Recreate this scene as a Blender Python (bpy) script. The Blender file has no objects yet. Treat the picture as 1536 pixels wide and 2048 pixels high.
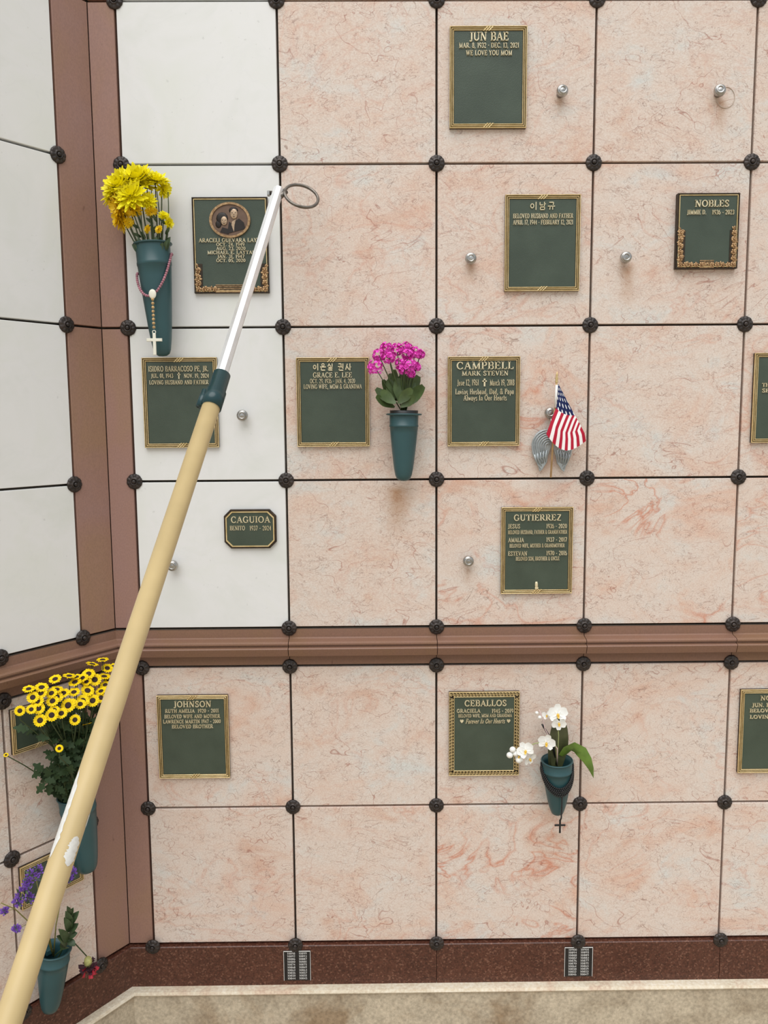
import bpy, math, random
from mathutils import Vector, Matrix
random.seed(7)
PI = math.pi
C = bpy.context.scene.collection
# ------------------------------------------------------------------ camera
F, PITCH, YAW, ROLL = 1627.35, -0.1136, 0.0081, -0.0070
ZO = 0.26                                     # height of the lowest panel joint above the floor
CAM = Vector((0.2475, -2.2074, 1.5039 + ZO))
_cy, _sy, _cp, _sp, _cr, _sr = (math.cos(YAW), math.sin(YAW), math.cos(PITCH), math.sin(PITCH), math.cos(ROLL), math.sin(ROLL))
FW = Vector((_sy * _cp, _cy * _cp, _sp)); _rt = Vector((_cy, -_sy, 0)); _up = _rt.cross(FW)
RT = _rt * _cr + _up * _sr; UP = -_rt * _sr + _up * _cr
cam_d = bpy.data.cameras.new('camera'); cam = bpy.data.objects.new('camera', cam_d); C.objects.link(cam)
cam.matrix_world = Matrix(((RT.x, UP.x, -FW.x, CAM.x), (RT.y, UP.y, -FW.y, CAM.y), (RT.z, UP.z, -FW.z, CAM.z), (0, 0, 0, 1)))
cam_d.sensor_fit = 'VERTICAL'; cam_d.sensor_height = 36.0; cam_d.lens = F / 2048 * 36.0
cam_d.clip_start = 0.05
bpy.context.scene.camera = cam
# ------------------------------------------------------------------ light
vs = bpy.context.scene.view_settings
vs.view_transform = 'Standard'; vs.look = 'None'; vs.gamma = 1; vs.use_curve_mapping = False
vs.exposure = -0.46
wd = bpy.data.worlds.new('overcast_sky'); bpy.context.scene.world = wd; wd.use_nodes = True
bg = wd.node_tree.nodes['Background']; bg.inputs[0].default_value = (0.90, 0.955, 1.0, 1); bg.inputs[1].default_value = 1.05
sun_d = bpy.data.lights.new('sun_offscreen', 'SUN'); sun = bpy.data.objects.new('sun_offscreen', sun_d); C.objects.link(sun)
sun_d.energy = 3.5; sun_d.angle = math.radians(60); sun_d.color = (1.0, 0.99, 0.98)
sun.rotation_euler = Vector((0.15, 0.55, -1.0)).to_track_quat('-Z', 'Y').to_euler()
sun.location = (-1, -4, 6)
# ------------------------------------------------------------------ the two walls and pixel helpers
XC = -0.4804                                   # corner line (y = 0)
TH = 0.9203                                    # turn of the angled wall
LROT = Matrix.Rotation(TH, 4, 'Z'); LMAT = Matrix.Translation((XC, 0, 0)) @ LROT
BMAT = Matrix.Identity(4)
LN = Vector((math.sin(TH), -math.cos(TH), 0))  # angled wall's face normal
def ray(px, py): return FW + RT * ((px - 768) / F) + UP * ((1024 - py) / F)
def at(px, py, off=0.0):                       # point over the back wall, off metres in front of it
    r = ray(px, py); return CAM + r * ((-off - CAM.y) / r.y)
def atl(px, py, off=0.0):                      # point over the angled wall
    r = ray(px, py); o = Vector((XC, 0, 0)) + LN * off
    return CAM + r * ((o - CAM).dot(LN) / r.dot(LN))
def atd(px, py, d): return CAM + ray(px, py) * d
Z = [z + ZO for z in (2.5647, 2.1646, 1.7491, 1.3404, 0.9313, 0.8223, 0.4102, -0.0026)]
X = [-0.4103, 0.0005, 0.4087, 0.8186, 1.2324, 1.642, 2.052]
S = [0.1035, 0.3299, 0.556, 0.782, 1.008, 1.234]
# ------------------------------------------------------------------ mesh builder
class MB:
    def __init__(s): s.v = []; s.f = []; s.sm = []; s.uv = {}
    def add(s, vs, fs, M=None, smooth=False):
        n = len(s.v)
        s.v += [tuple(M @ Vector(v)) if M is not None else tuple(v) for v in vs]
        s.f += [tuple(i + n for i in f) for f in fs]; s.sm += [smooth] * len(fs)
    def box(s, x0, x1, y0, y1, z0, z1, M=None, b=0.0):
        if b <= 0:
            vs = [(x, y, z) for x in (x0, x1) for y in (y0, y1) for z in (z0, z1)]
            fs = [(0, 1, 3, 2), (4, 6, 7, 5), (0, 4, 5, 1), (2, 3, 7, 6), (0, 2, 6, 4), (1, 5, 7, 3)]
            s.add(vs, fs, M); return
        # bevel only on the edges of the front face (y0 side)
        vs = [(x0 + b, y0, z0 + b), (x1 - b, y0, z0 + b), (x1 - b, y0, z1 - b), (x0 + b, y0, z1 - b),
              (x0, y0 + b, z0), (x1, y0 + b, z0), (x1, y0 + b, z1), (x0, y0 + b, z1),
              (x0, y1, z0), (x1, y1, z0), (x1, y1, z1), (x0, y1, z1)]
        fs = [(0, 1, 2, 3)] + [(4 + i, 4 + (i + 1) % 4, (i + 1) % 4, i) for i in range(4)] + [(8 + i, 8 + (i + 1) % 4, 4 + (i + 1) % 4, 4 + i) for i in range(4)] + [(11, 10, 9, 8)]
        s.add(vs, fs, M)
    def prism(s, poly, y0, y1, M=None, b=0.0):        # poly in (x,z), counter-clockwise seen from -y; front at y0
        n = len(poly); cx = sum(p[0] for p in poly) / n; cz = sum(p[1] for p in poly) / n
        fr = poly
        if b > 0:
            fr = []
            for p in poly:
                d = math.hypot(p[0] - cx, p[1] - cz) or 1
                fr.append((p[0] - (p[0] - cx) / d * b, p[1] - (p[1] - cz) / d * b))
        vs = [(p[0], y0, p[1]) for p in fr] + [(p[0], y0 + b, p[1]) for p in poly] + [(p[0], y1, p[1]) for p in poly]
        fs = [tuple(range(n))]
        for k in (0, n):
            fs += [(k + n + i, k + n + (i + 1) % n, k + (i + 1) % n, k + i) for i in range(n)]
        fs.append(tuple(range(3 * n - 1, 2 * n - 1, -1)))
        s.add(vs, fs, M)
    def lathe(s, prof, n=24, M=None, smooth=True, mod=None, lo=True, hi=True):     # prof (r,z) bottom to top around local Z
        vs = []; fs = []
        for r, z in prof:
            for i in range(n):
                a = 2 * PI * i / n; k = mod(a, r, z) if mod else (r, z)
                vs.append((k[0] * math.cos(a), k[0] * math.sin(a), k[1]))
        m = len(prof)
        for j in range(m - 1):
            for i in range(n):
                fs.append((j * n + i, j * n + (i + 1) % n, (j + 1) * n + (i + 1) % n, (j + 1) * n + i))
        if lo: fs.append(tuple(range(n - 1, -1, -1)))
        if hi: fs.append(tuple((m - 1) * n + i for i in range(n)))
        s.add(vs, fs, M, smooth)
    def tube(s, path, rad, n=8, closed=False, smooth=True, cap=True):
        path = [Vector(p) for p in path]; m = len(path)
        if not hasattr(rad, '__len__'): rad = [rad] * m
        vs = []; fs = []; ref = None
        for i, p in enumerate(path):
            a = path[(i - 1) % m] if (closed or i > 0) else p
            b = path[(i + 1) % m] if (closed or i < m - 1) else p
            t = (b - a); t = t.normalized() if t.length > 1e-9 else Vector((0, 0, 1))
            if ref is None: ref = Vector((0, 0, 1)) if abs(t.z) < .9 else Vector((1, 0, 0))
            u = (ref - t * ref.dot(t)).normalized(); w = t.cross(u); ref = u
            for k in range(n):
                q = 2 * PI * k / n; vs.append(p + (u * math.cos(q) + w * math.sin(q)) * rad[i])
        for i in range(m if closed else m - 1):
            j = (i + 1) % m
            for k in range(n): fs.append((i * n + k, i * n + (k + 1) % n, j * n + (k + 1) % n, j * n + k))
        if cap and not closed: fs.append(tuple(range(n - 1, -1, -1))); fs.append(tuple((m - 1) * n + i for i in range(n)))
        s.add(vs, fs, None, smooth)
    def ball(s, c, r, n=8, m=6, sc=(1, 1, 1), R=None):
        vs = [(0, 0, -1)]; fs = []
        for j in range(1, m):
            a = PI * j / m - PI / 2
            for i in range(n): q = 2 * PI * i / n; vs.append((math.cos(a) * math.cos(q), math.cos(a) * math.sin(q), math.sin(a)))
        vs.append((0, 0, 1)); last = len(vs) - 1
        for i in range(n): fs.append((0, 1 + (i + 1) % n, 1 + i))
        for j in range(m - 2):
            for i in range(n): fs.append((1 + j * n + i, 1 + j * n + (i + 1) % n, 1 + (j + 1) * n + (i + 1) % n, 1 + (j + 1) * n + i))
        for i in range(n): fs.append((1 + (m - 2) * n + i, 1 + (m - 2) * n + (i + 1) % n, last))
        M = Matrix.Translation(c) @ (R.to_4x4() if R is not None else Matrix.Identity(4)) @ Matrix.Diagonal((r * sc[0], r * sc[1], r * sc[2], 1))
        s.add(vs, fs, M, True)
    def blade(s, p0, p1, w, nrm, bend=0.0, fold=0.25, prof=None, n=6, thick=0.0):   # a leaf or petal from p0 to p1
        p0 = Vector(p0); p1 = Vector(p1); d = p1 - p0; L = d.length; t = d / L
        nn = Vector(nrm); nn = (nn - t * nn.dot(t)); nn = nn.normalized() if nn.length > 1e-6 else t.orthogonal().normalized(); sd = t.cross(nn)
        prof = prof or (lambda u: math.sin(PI * min(1, u * .95 + .04)) ** .7)
        vs = []; fs = []
        for i in range(n + 1):
            u = i / n; c = p0 + d * u + nn * (bend * L * math.sin(PI * u)); h = w * .5 * prof(u)
            vs += [c - sd * h + nn * (fold * h), c, c + sd * h + nn * (fold * h)]
        for i in range(n):
            a = i * 3
            fs += [(a, a + 1, a + 4, a + 3), (a + 1, a + 2, a + 5, a + 4)]
        s.add(vs, fs, None, True)
    def mesh(s, name, mat):
        me = bpy.data.meshes.new(name); me.from_pydata(s.v, [], s.f)
        me.polygons.foreach_set('use_smooth', s.sm); me.validate(); me.update()
        for m in (mat if isinstance(mat, (list, tuple)) else [mat]): me.materials.append(m)
        return me
    def build(s, name, mat, parent=None, M=None):
        return link(name, s.mesh(name, mat), parent, M)
def link(name, me, parent=None, M=None):
    o = bpy.data.objects.new(name, me); C.objects.link(o)
    if parent is not None: o.parent = parent
    if M is not None: o.matrix_local = M
    return o
def tag(o, label=None, cat=None, group=None, kind=None):
    if label: o['label'] = label
    if cat: o['category'] = cat
    if group: o['group'] = group
    if kind: o['kind'] = kind
    return o
def thing(name, label, cat, M, group=None):
    o = bpy.data.objects.new(name, None); C.objects.link(o); o.matrix_world = M; o.empty_display_size = .02
    return tag(o, label, cat, group)
def T(*a): return Matrix.Translation(Vector(a) if len(a) == 3 else a[0])
def basis(x, y, z, o=(0, 0, 0)):
    return Matrix(((x[0], y[0], z[0], o[0]), (x[1], y[1], z[1], o[1]), (x[2], y[2], z[2], o[2]), (0, 0, 0, 1)))
def frame_z(z, o=(0, 0, 0), spin=0.0):                     # local Z along z
    z = Vector(z).normalized(); x = z.orthogonal().normalized(); y = z.cross(x)
    return basis(x, y, z, o) @ Matrix.Rotation(spin, 4, 'Z')
# ------------------------------------------------------------------ materials
def srgb(r, g, b):
    return tuple((c / 255 / 12.92 if c / 255 <= .04045 else ((c / 255 + .055) / 1.055) ** 2.4) for c in (r, g, b)) + (1,)
class NT:
    def __init__(s, name):
        s.m = bpy.data.materials.new(name); s.m.use_nodes = True; s.t = s.m.node_tree
        s.b = s.t.nodes['Principled BSDF']
    def n(s, typ, **kw):
        o = s.t.nodes.new(typ)
        for k, v in kw.items():
            if k in o.inputs: s.put(o.inputs[k], v)
            else: setattr(o, k, v)
        return o
    def put(s, i, v):
        if hasattr(v, 'is_output'): s.t.links.new(v, i)
        else: i.default_value = v
    def math(s, op, a, b=0.0, c=0.0):
        o = s.t.nodes.new('ShaderNodeMath'); o.operation = op
        s.put(o.inputs[0], a); s.put(o.inputs[1], b); s.put(o.inputs[2], c); return o.outputs[0]
    def mix(s, f, a, b, mode='MIX'):
        o = s.t.nodes.new('ShaderNodeMix'); o.data_type = 'RGBA'; o.blend_type = mode
        s.put(o.inputs[0], f); s.put(o.inputs[6], a); s.put(o.inputs[7], b); return o.outputs[2]
    def ramp(s, f, stops):
        o = s.t.nodes.new('ShaderNodeValToRGB'); s.put(o.inputs[0], f); e = o.color_ramp.elements
        while len(e) < len(stops): e.new(.5)
        for q, (p, c) in zip(e, stops): q.position = p; q.color = c if len(c) == 4 else tuple(c) + (1,)
        return o.outputs[0]
    def noise(s, vec, scale, detail=3.0, rough=.55, dist=0.0):
        o = s.t.nodes.new('ShaderNodeTexNoise'); s.put(o.inputs['Vector'], vec)
        o.inputs['Scale'].default_value = scale; o.inputs['Detail'].default_value = detail
        o.inputs['Roughness'].default_value = rough; o.inputs['Distortion'].default_value = dist
        return o.outputs[0]
    def coord(s, sc=(1, 1, 1), rnd=True):
        tc = s.t.nodes.new('ShaderNodeTexCoord'); v = tc.outputs['Object']
        if rnd:
            oi = s.t.nodes.new('ShaderNodeObjectInfo'); k = s.t.nodes.new('ShaderNodeVectorMath'); k.operation = 'SCALE'
            cx = s.t.nodes.new('ShaderNodeCombineXYZ'); r = oi.outputs['Random']
            s.put(cx.inputs[0], s.math('MULTIPLY', r, 37.0)); s.put(cx.inputs[1], s.math('MULTIPLY', r, 91.0)); s.put(cx.inputs[2], s.math('MULTIPLY', r, 63.0))
            a = s.t.nodes.new('ShaderNodeVectorMath'); a.operation = 'ADD'; s.put(a.inputs[0], v); s.put(a.inputs[1], cx.outputs[0]); v = a.outputs[0]
        mp = s.t.nodes.new('ShaderNodeMapping'); s.put(mp.inputs[0], v); mp.inputs['Scale'].default_value = sc
        return mp.outputs[0]
    def attr(s, name):
        o = s.t.nodes.new('ShaderNodeAttribute'); o.attribute_type = 'OBJECT'; o.attribute_name = name; return o.outputs['Fac']
    def bump(s, h, strength=.3, dist=.002):
        o = s.t.nodes.new('ShaderNodeBump'); o.inputs['Strength'].default_value = strength; o.inputs['Distance'].default_value = dist
        s.put(o.inputs['Height'], h); s.put(s.b.inputs['Normal'], o.outputs[0])
    def done(s, col=None, rough=.5, metal=0.0, spec=None, **kw):
        if col is not None: s.put(s.b.inputs['Base Color'], col)
        s.put(s.b.inputs['Roughness'], rough); s.put(s.b.inputs['Metallic'], metal)
        if spec is not None: s.b.inputs['Specular IOR Level'].default_value = spec
        for k, v in kw.items(): s.put(s.b.inputs[k], v)
        return s.m
def simple(name, rgb, rough=.5, metal=0.0, var=.12, scale=60, spec=None, bump=0.0, **kw):
    k = NT(name); v = k.coord(); n = k.noise(v, scale, 3)
    a = tuple(c * (1 - var) for c in rgb[:3]) + (1,); b = tuple(min(1, c * (1 + var)) for c in rgb[:3]) + (1,)
    if bump: k.bump(n, bump, .001)
    return k.done(k.ramp(n, [(.3, a), (.7, b)]), rough, metal, spec, **kw)
def mat_pink():
    k = NT('pink_marble'); v = k.coord((1, 1, 1.55))
    sw = k.attr('swirl')
    base = k.ramp(k.noise(v, 6.0, 6, .66, .4), [(.28, srgb(205, 172, 154)), (.42, srgb(214, 195, 182)), (.56, srgb(214, 200, 189)), (.70, srgb(206, 205, 200))])
    bl = k.noise(v, 4.2, 5, .66, .8)
    blm = k.ramp(bl, [(.52, (0, 0, 0)), (.68, (1, 1, 1))])
    col = k.mix(k.math('MULTIPLY', blm, k.math('MULTIPLY_ADD', sw, .45, .22)), base, srgb(210, 160, 134))
    rd = k.math('ABSOLUTE', k.math('SUBTRACT', k.noise(v, 4.2, 3.0, .5, 1.5), .5))
    band = k.ramp(rd, [(.0, (1, 1, 1)), (.010, (.5, .5, .5)), (.035, (0, 0, 0))])
    bm = k.ramp(k.noise(v, 2.4, 2), [(.42, (0, 0, 0)), (.56, (1, 1, 1))])
    col = k.mix(k.math('MULTIPLY', k.math('MULTIPLY', band, bm), k.math('MULTIPLY_ADD', sw, .72, .06)), col, srgb(196, 122, 92))
    for sc, lv, wd_, amt, rgb in ((5.0, 3.0, .013, .72, srgb(156, 100, 84)), (9.0, 4.0, .019, .68, srgb(132, 104, 92)), (15.0, 3.0, .026, .56, srgb(134, 98, 86)), (26.0, 3.0, .045, .46, srgb(146, 108, 96)), (52.0, 2.0, .08, .30, srgb(150, 116, 104))):
        r2 = k.math('ABSOLUTE', k.math('SUBTRACT', k.math('FRACT', k.math('MULTIPLY', k.noise(v, sc, 3, .6, .7), lv)), .5))
        ln = k.ramp(r2, [(.0, (1, 1, 1)), (wd_, (0, 0, 0))])
        mk = k.ramp(k.noise(v, sc * .6 + 1.3, 3), [(.38, (0, 0, 0)), (.55, (1, 1, 1))])
        col = k.mix(k.math('MULTIPLY', k.math('MULTIPLY', ln, mk), amt), col, rgb)
    g = k.noise(v, 260, 2)
    col = k.mix(.16, col, k.ramp(g, [(.35, (.25, .2, .18)), (.65, (1, .98, .95))]), 'OVERLAY')
    # rust streak running down from a stud, the small ones with stud shadow painted in: stain_x, stain_z, stain (strength), in the slab's own metres
    tc = k.n('ShaderNodeTexCoord'); sx = k.n('ShaderNodeSeparateXYZ'); k.put(sx.inputs[0], tc.outputs['Object'])
    dx = k.math('DIVIDE', k.math('SUBTRACT', sx.outputs[0], k.attr('stain_x')), k.attr('stain_w'))
    wob = k.math('MULTIPLY', k.math('SUBTRACT', k.noise(v, 22, 3), .5), 1.6)
    dx = k.math('ADD', dx, wob)
    gx = k.math('POWER', 2.718, k.math('MULTIPLY', k.math('MULTIPLY', dx, dx), -1.0))
    dz = k.math('DIVIDE', k.math('SUBTRACT', k.attr('stain_z'), sx.outputs[2]), k.attr('stain_l'))
    up_ = k.n('ShaderNodeMapRange'); up_.inputs[1].default_value = 0.0; up_.inputs[2].default_value = .12; k.put(up_.inputs[0], dz)
    dn = k.n('ShaderNodeMapRange'); dn.inputs[1].default_value = 1.0; dn.inputs[2].default_value = .15; k.put(dn.inputs[0], dz)
    st = k.math('MULTIPLY', k.math('MULTIPLY', gx, k.math('MULTIPLY', up_.outputs[0], dn.outputs[0])), k.attr('stain'))
    col = k.mix(st, col, srgb(168, 120, 76))
    k.bump(g, .05, .001)
    return k.done(col, .42, 0, .4)
def mat_white():
    k = NT('white_marble'); v = k.coord((1, 1, 1))
    n = k.noise(v, 3.5, 4, .6, .6); c = k.ramp(n, [(.3, srgb(219, 221, 216)), (.5, srgb(228, 228, 227)), (.7, srgb(223, 225, 219))])
    r = k.math('ABSOLUTE', k.math('SUBTRACT', k.noise(v, 4, 4, .6, 1.0), .5))
    c = k.mix(k.math('MULTIPLY', k.ramp(r, [(0, (1, 1, 1)), (.02, (0, 0, 0))]), .03), c, srgb(170, 178, 176))
    sp = k.ramp(k.noise(v, 90, 1), [(.76, (0, 0, 0)), (.80, (1, 1, 1))])
    c = k.mix(k.math('MULTIPLY', sp, .22), c, srgb(160, 160, 155))
    return k.done(c, .38, 0, .4)
def mat_brown(name='brown_stone', tint=(1, 1, 1, 1)):
    k = NT(name); v = k.coord((1, 1, .6))
    c = k.ramp(k.noise(v, 4, 4, .6, .8), [(.28, srgb(150, 118, 110)), (.5, srgb(150, 116, 103)), (.72, srgb(149, 117, 95))])
    c = k.mix(.09, c, k.ramp(k.noise(v, 300, 2), [(.35, (.2, .17, .15)), (.65, (.9, .85, .8))]), 'OVERLAY')
    sp = k.ramp(k.noise(v, 34, 2), [(.73, (0, 0, 0)), (.77, (1, 1, 1))])
    c = k.mix(k.math('MULTIPLY', sp, .45), c, srgb(96, 66, 56))
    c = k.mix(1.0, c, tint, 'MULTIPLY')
    return k.done(c, .45, 0, .4)
def mat_granite():
    k = NT('red_granite'); v = k.coord()
    vo = k.n('ShaderNodeTexVoronoi'); k.put(vo.inputs['Vector'], v); vo.inputs['Scale'].default_value = 240
    s2 = k.n('ShaderNodeSeparateXYZ'); k.put(s2.inputs[0], vo.outputs['Color'])
    c = k.ramp(s2.outputs[0], [(.0, srgb(40, 22, 18)), (.35, srgb(82, 48, 38)), (.62, srgb(104, 64, 50)), (.82, srgb(56, 32, 26)), (.96, srgb(140, 100, 82))])
    c = k.mix(.5, c, k.ramp(k.noise(v, 9, 3), [(.3, srgb(74, 42, 32)), (.7, srgb(92, 56, 42))]))
    return k.done(c, .35, 0, .4)
def mat_concrete(name, a, b, stain):
    k = NT(name); v = k.coord((1, 1, 1))
    c = k.ramp(k.noise(v, 7, 5, .62, .5), [(.28, a), (.55, b), (.75, tuple(min(1, q * 1.1) for q in b[:3]) + (1,))])
    m = k.ramp(k.noise(v, 3.4, 4, .6, .8), [(.50, (0, 0, 0)), (.66, (1, 1, 1))])
    c = k.mix(k.math('MULTIPLY', m, .65), c, stain)
    c = k.mix(.35, c, k.ramp(k.noise(v, 120, 3), [(.3, (.25, .23, .2)), (.7, (.9, .88, .84))]), 'OVERLAY')
    k.bump(k.noise(v, 60, 4), .25, .002)
    return k.done(c, .85, 0, .2)
PINK, WHITE, BROWN, GRANITE = mat_pink(), mat_white(), mat_brown(), mat_granite()
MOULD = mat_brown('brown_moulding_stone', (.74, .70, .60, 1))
JOINT = simple('joint_backing', (.10, .085, .07), .9, spec=.1)
CONC = mat_concrete('concrete', srgb(150, 136, 116), srgb(182, 170, 150), srgb(128, 100, 68))
KERBTOP = mat_concrete('kerb_mortar', srgb(196, 182, 160), srgb(214, 202, 182), srgb(190, 150, 128))
def mat_bronze(name, lo, hi, rough, metal, scale=70):
    k = NT(name); v = k.coord(); n = k.noise(v, scale, 4)
    k.bump(n, .3, .0006)
    return k.done(k.ramp(n, [(.3, lo), (.7, hi)]), rough, metal)
DARKBRONZE = mat_bronze('dark_bronze', (.016, .013, .012, 1), (.060, .046, .040, 1), .42, .35)
BROWNBRONZE = mat_bronze('brown_bronze', (.018, .011, .006, 1), (.055, .034, .017, 1), .5, .3)
GOLD = mat_bronze('polished_bronze', (.62, .46, .20, 1), (.85, .68, .38, 1), .36, .6, 40)
REDGOLD = mat_bronze('reddish_bronze', (.22, .12, .055, 1), (.55, .36, .19, 1), .38, .7, 160)
LETTER = mat_bronze('raised_letter_bronze', (.66, .56, .34, 1), (.84, .75, .52, 1), .4, .4, 40)
def mat_green():
    k = NT('green_field'); v = k.coord()
    n = k.noise(v, 420, 2); k.bump(n, .5, .0006)
    return k.done(k.ramp(k.noise(v, 12, 3), [(.3, (.044, .062, .043, 1)), (.7, (.060, .082, .058, 1))]), .34, 0, .5)
GREEN = mat_green()
VASE = simple('teal_plastic', srgb(45, 80, 84), .38, var=.10, scale=8)
STEEL = mat_bronze('brushed_steel', (.32, .31, .29, 1), (.58, .57, .55, 1), .28, .95, 90)
ALU = mat_bronze('aluminium', (.78, .80, .82, 1), (.88, .89, .90, 1), .34, .7, 30)
RINGM = mat_bronze('ring_steel', (.12, .105, .09, 1), (.22, .195, .17, 1), .35, .8, 60)
POLEY = simple('cream_yellow_paint', srgb(194, 171, 124), .42, var=.06, scale=14, spec=.35)
BARE = simple('bare_fibre', srgb(214, 212, 206), .6, var=.10, scale=120, bump=.3)
COLLAR = simple('green_collar_plastic', srgb(20, 58, 62), .30, var=.1, scale=10)
BLACK = simple('black_plastic', (.010, .010, .011), .45)
SIGNW = simple('sign_white', (.80, .79, .76), .5, var=.04)
# ------------------------------------------------------------------ setting: floor, walls, moulding, base, kerb
KT = at(768, 1967, .012).z                     # top of the kerb = foot of the granite
tan2 = math.tan(TH / 2)
fl = MB(); fl.box(-40, 40, -60, .35, -.12, 0); tag(fl.build('floor', CONC), kind='structure', label='concrete paving in front of the niche walls')
TOP = Z[0] + .41 * 2
def wallslab(name, M, x0, x1, label):
    m = MB(); m.box(x0, x1, .022, .16, .0, TOP); o = m.build(name, JOINT, None, M); return tag(o, kind='structure', label=label)
WB = wallslab('wall_back', BMAT, XC - .12, X[-1], 'niche wall of pink and white marble panels')
WL = wallslab('wall_left', LMAT, -S[-1], .06, 'angled niche wall beside the brown corner strip')
G = .0030
def panel(parent, name, x0, x1, z0, z1, mat, y0=0.0, y1=.024, b=.0012, gl=G, gr=G, **props):
    m = MB(); cx, cz = (x0 + x1) / 2, (z0 + z1) / 2
    m.box(x0 + gl - cx, x1 - gr - cx, y0, y1, z0 + G - cz, z1 - G - cz, None, b)
    o = m.build(name, mat, parent, T(cx, 0, cz))
    for k, v in props.items(): o[k] = v
    return o
NOST = dict(stain=0.0, stain_x=0.0, stain_z=.0, stain_w=.02, stain_l=.2)
STAINS = {(0, 3): (1444, 195, .012, .10, .55), (1, 2): (942, 525, .010, .06, .45), (1, 3): (1256, 525, .016, .13, .55),
          (3, 1): (795, 968, .030, .16, .75), (0, 2): (1120, 196, .008, .06, .35), (3, 2): (936, 1135, .008, .06, .35),
          (6, 2): (1120, 1660, .06, .10, .22)}
SW = {(0, 1): .25, (0, 2): .2, (0, 3): .15, (0, 4): .1, (1, 1): .3, (1, 2): .35, (1, 3): .3, (1, 4): .2, (2, 1): .15, (2, 2): .8, (2, 3): .35, (2, 4): .5,
      (3, 1): .15, (3, 2): .55, (3, 3): 1.0, (3, 4): .6, (5, 0): .35, (5, 1): .25, (5, 2): .25, (5, 3): .3, (5, 4): .3, (6, 0): .35, (6, 1): .45, (6, 2): .95, (6, 3): .5, (6, 4): .35}
zr = [(TOP, Z[0] + .41, -2), (Z[0] + .41, Z[0], -1)] + [(Z[i], Z[i + 1], i) for i in (0, 1, 2, 3, 5, 6)]
for zt, zb, r in zr:
    for c in range(6):
        if c == 0 and r < 5:
            panel(WB, 'white_marble_panel', X[0], X[1], zb, zt, WHITE)
        else:
            pr = dict(NOST); pr['swirl'] = SW.get((r, c), .3)
            if (r, c) in STAINS:
                px, py, w_, l_, s_ = STAINS[(r, c)]; q = at(px, py)
                pr.update(stain=s_, stain_x=q.x - (X[c] + X[c + 1]) / 2, stain_z=q.z - (zb + zt) / 2, stain_w=w_, stain_l=l_)
            panel(WB, 'pink_marble_panel', X[c], X[c + 1], zb, zt, PINK, **pr)
    for c in range(5):
        if r < 5: panel(WL, 'white_marble_panel', -S[c + 1], -S[c], zb, zt, WHITE)
        else: panel(WL, 'pink_marble_panel', -S[c + 1], -S[c], zb, zt, PINK, swirl=.2, **NOST)
# brown corner strips, jointed half way up
for z0, z1 in ((Z[0], TOP), (Z[2], Z[0]), (Z[4], Z[2]), (Z[7], Z[5])):
    panel(WB, 'brown_stone_strip', XC, X[0], z0, z1, BROWN, gl=.0005, gr=.003)
    panel(WL, 'brown_stone_strip', -S[0], 0, z0, z1, BROWN, gl=.003, gr=.0005)
# moulding between upper and lower rows: profile (protrusion, height as a share of the gap from the top)
GP = Z[4] - Z[5]
PROF = [(-.02, .0), (.004, .02), (.005, .22), (.009, .25), (.030, .285), (.036, .32), (.036, .36), (.030, .385), (.030, .415), (.040, .435), (.042, .46), (.041, .49), (.034, .66), (.030, .68), (.007, .71), (.005, .75), (.004, .98), (-.02, 1.0)]
def moulding(M, trimname, cuts, sgn, label):
    bk = MB(); bk.box(min(cuts), max(cuts), .004, .02, Z[5] + .002, Z[4] - .002); root = bk.build(trimname, JOINT, None, M); tag(root, kind='structure', label=label)
    for a, b in zip(cuts, cuts[1:]):
        m = MB(); vs = []; n = len(PROF); fs = []
        for j, x in enumerate((a, b)):
            for p, h in PROF:
                xx = x + (sgn * p * tan2 if abs(x - CORNER) < 1e-6 else (.0009 if j == 0 else -.0009))
                vs.append((xx, -p, Z[4] - .003 - (GP - .006) * h))
        for i in range(n - 1): fs.append((i, i + 1, n + i + 1, n + i))
        fs.append(tuple(range(n - 1, -1, -1))); fs.append(tuple(range(n, 2 * n)))
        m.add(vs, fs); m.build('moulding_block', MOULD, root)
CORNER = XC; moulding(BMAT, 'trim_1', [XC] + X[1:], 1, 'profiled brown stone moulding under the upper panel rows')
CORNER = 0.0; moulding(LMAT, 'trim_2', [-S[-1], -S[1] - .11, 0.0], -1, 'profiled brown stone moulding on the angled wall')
def course(M, name, cuts, corner, sgn, z0, z1, p, mat, block, kind_label, b=.003, cgap=.0008):
    bk = MB(); bk.box(min(cuts), max(cuts), .002, .03, z0 + .002, z1 - .003); root = bk.build(name, JOINT, None, M); tag(root, kind='structure', label=kind_label)
    for a, c in zip(cuts, cuts[1:]):
        m = MB()
        def xx(x, q, d): return x + sgn * q * tan2 if abs(x - corner) < 1e-6 else x + d
        vs = []
        for q, zz in ((-.02, z0), (p, z0), (p, z1 - b), (p - b, z1), (-.02, z1)):
            vs.append((xx(a, q, cgap), -q, zz)); vs.append((xx(c, q, -cgap), -q, zz))
        fs = [(0, 1, 3, 2), (2, 3, 5, 4), (4, 5, 7, 6), (6, 7, 9, 8), (8, 9, 1, 0), (0, 2, 4, 6, 8), (9, 7, 5, 3, 1)]
        m.add(vs, fs); m.build(block, mat, root)
    return root
course(BMAT, 'baseboard_back', [XC, X[2], X[4], X[6]], XC, 1, KT - .004, Z[7] - .003, .012, GRANITE, 'granite_block', 'speckled red granite base course', b=.002)
course(LMAT, 'baseboard_left', [-S[-1], -S[1] - .15, 0], 0.0, -1, KT - .004, Z[7] - .003, .012, GRANITE, 'granite_block', 'speckled red granite base course of the angled wall', b=.002)
KP = .012 + .026
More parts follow.
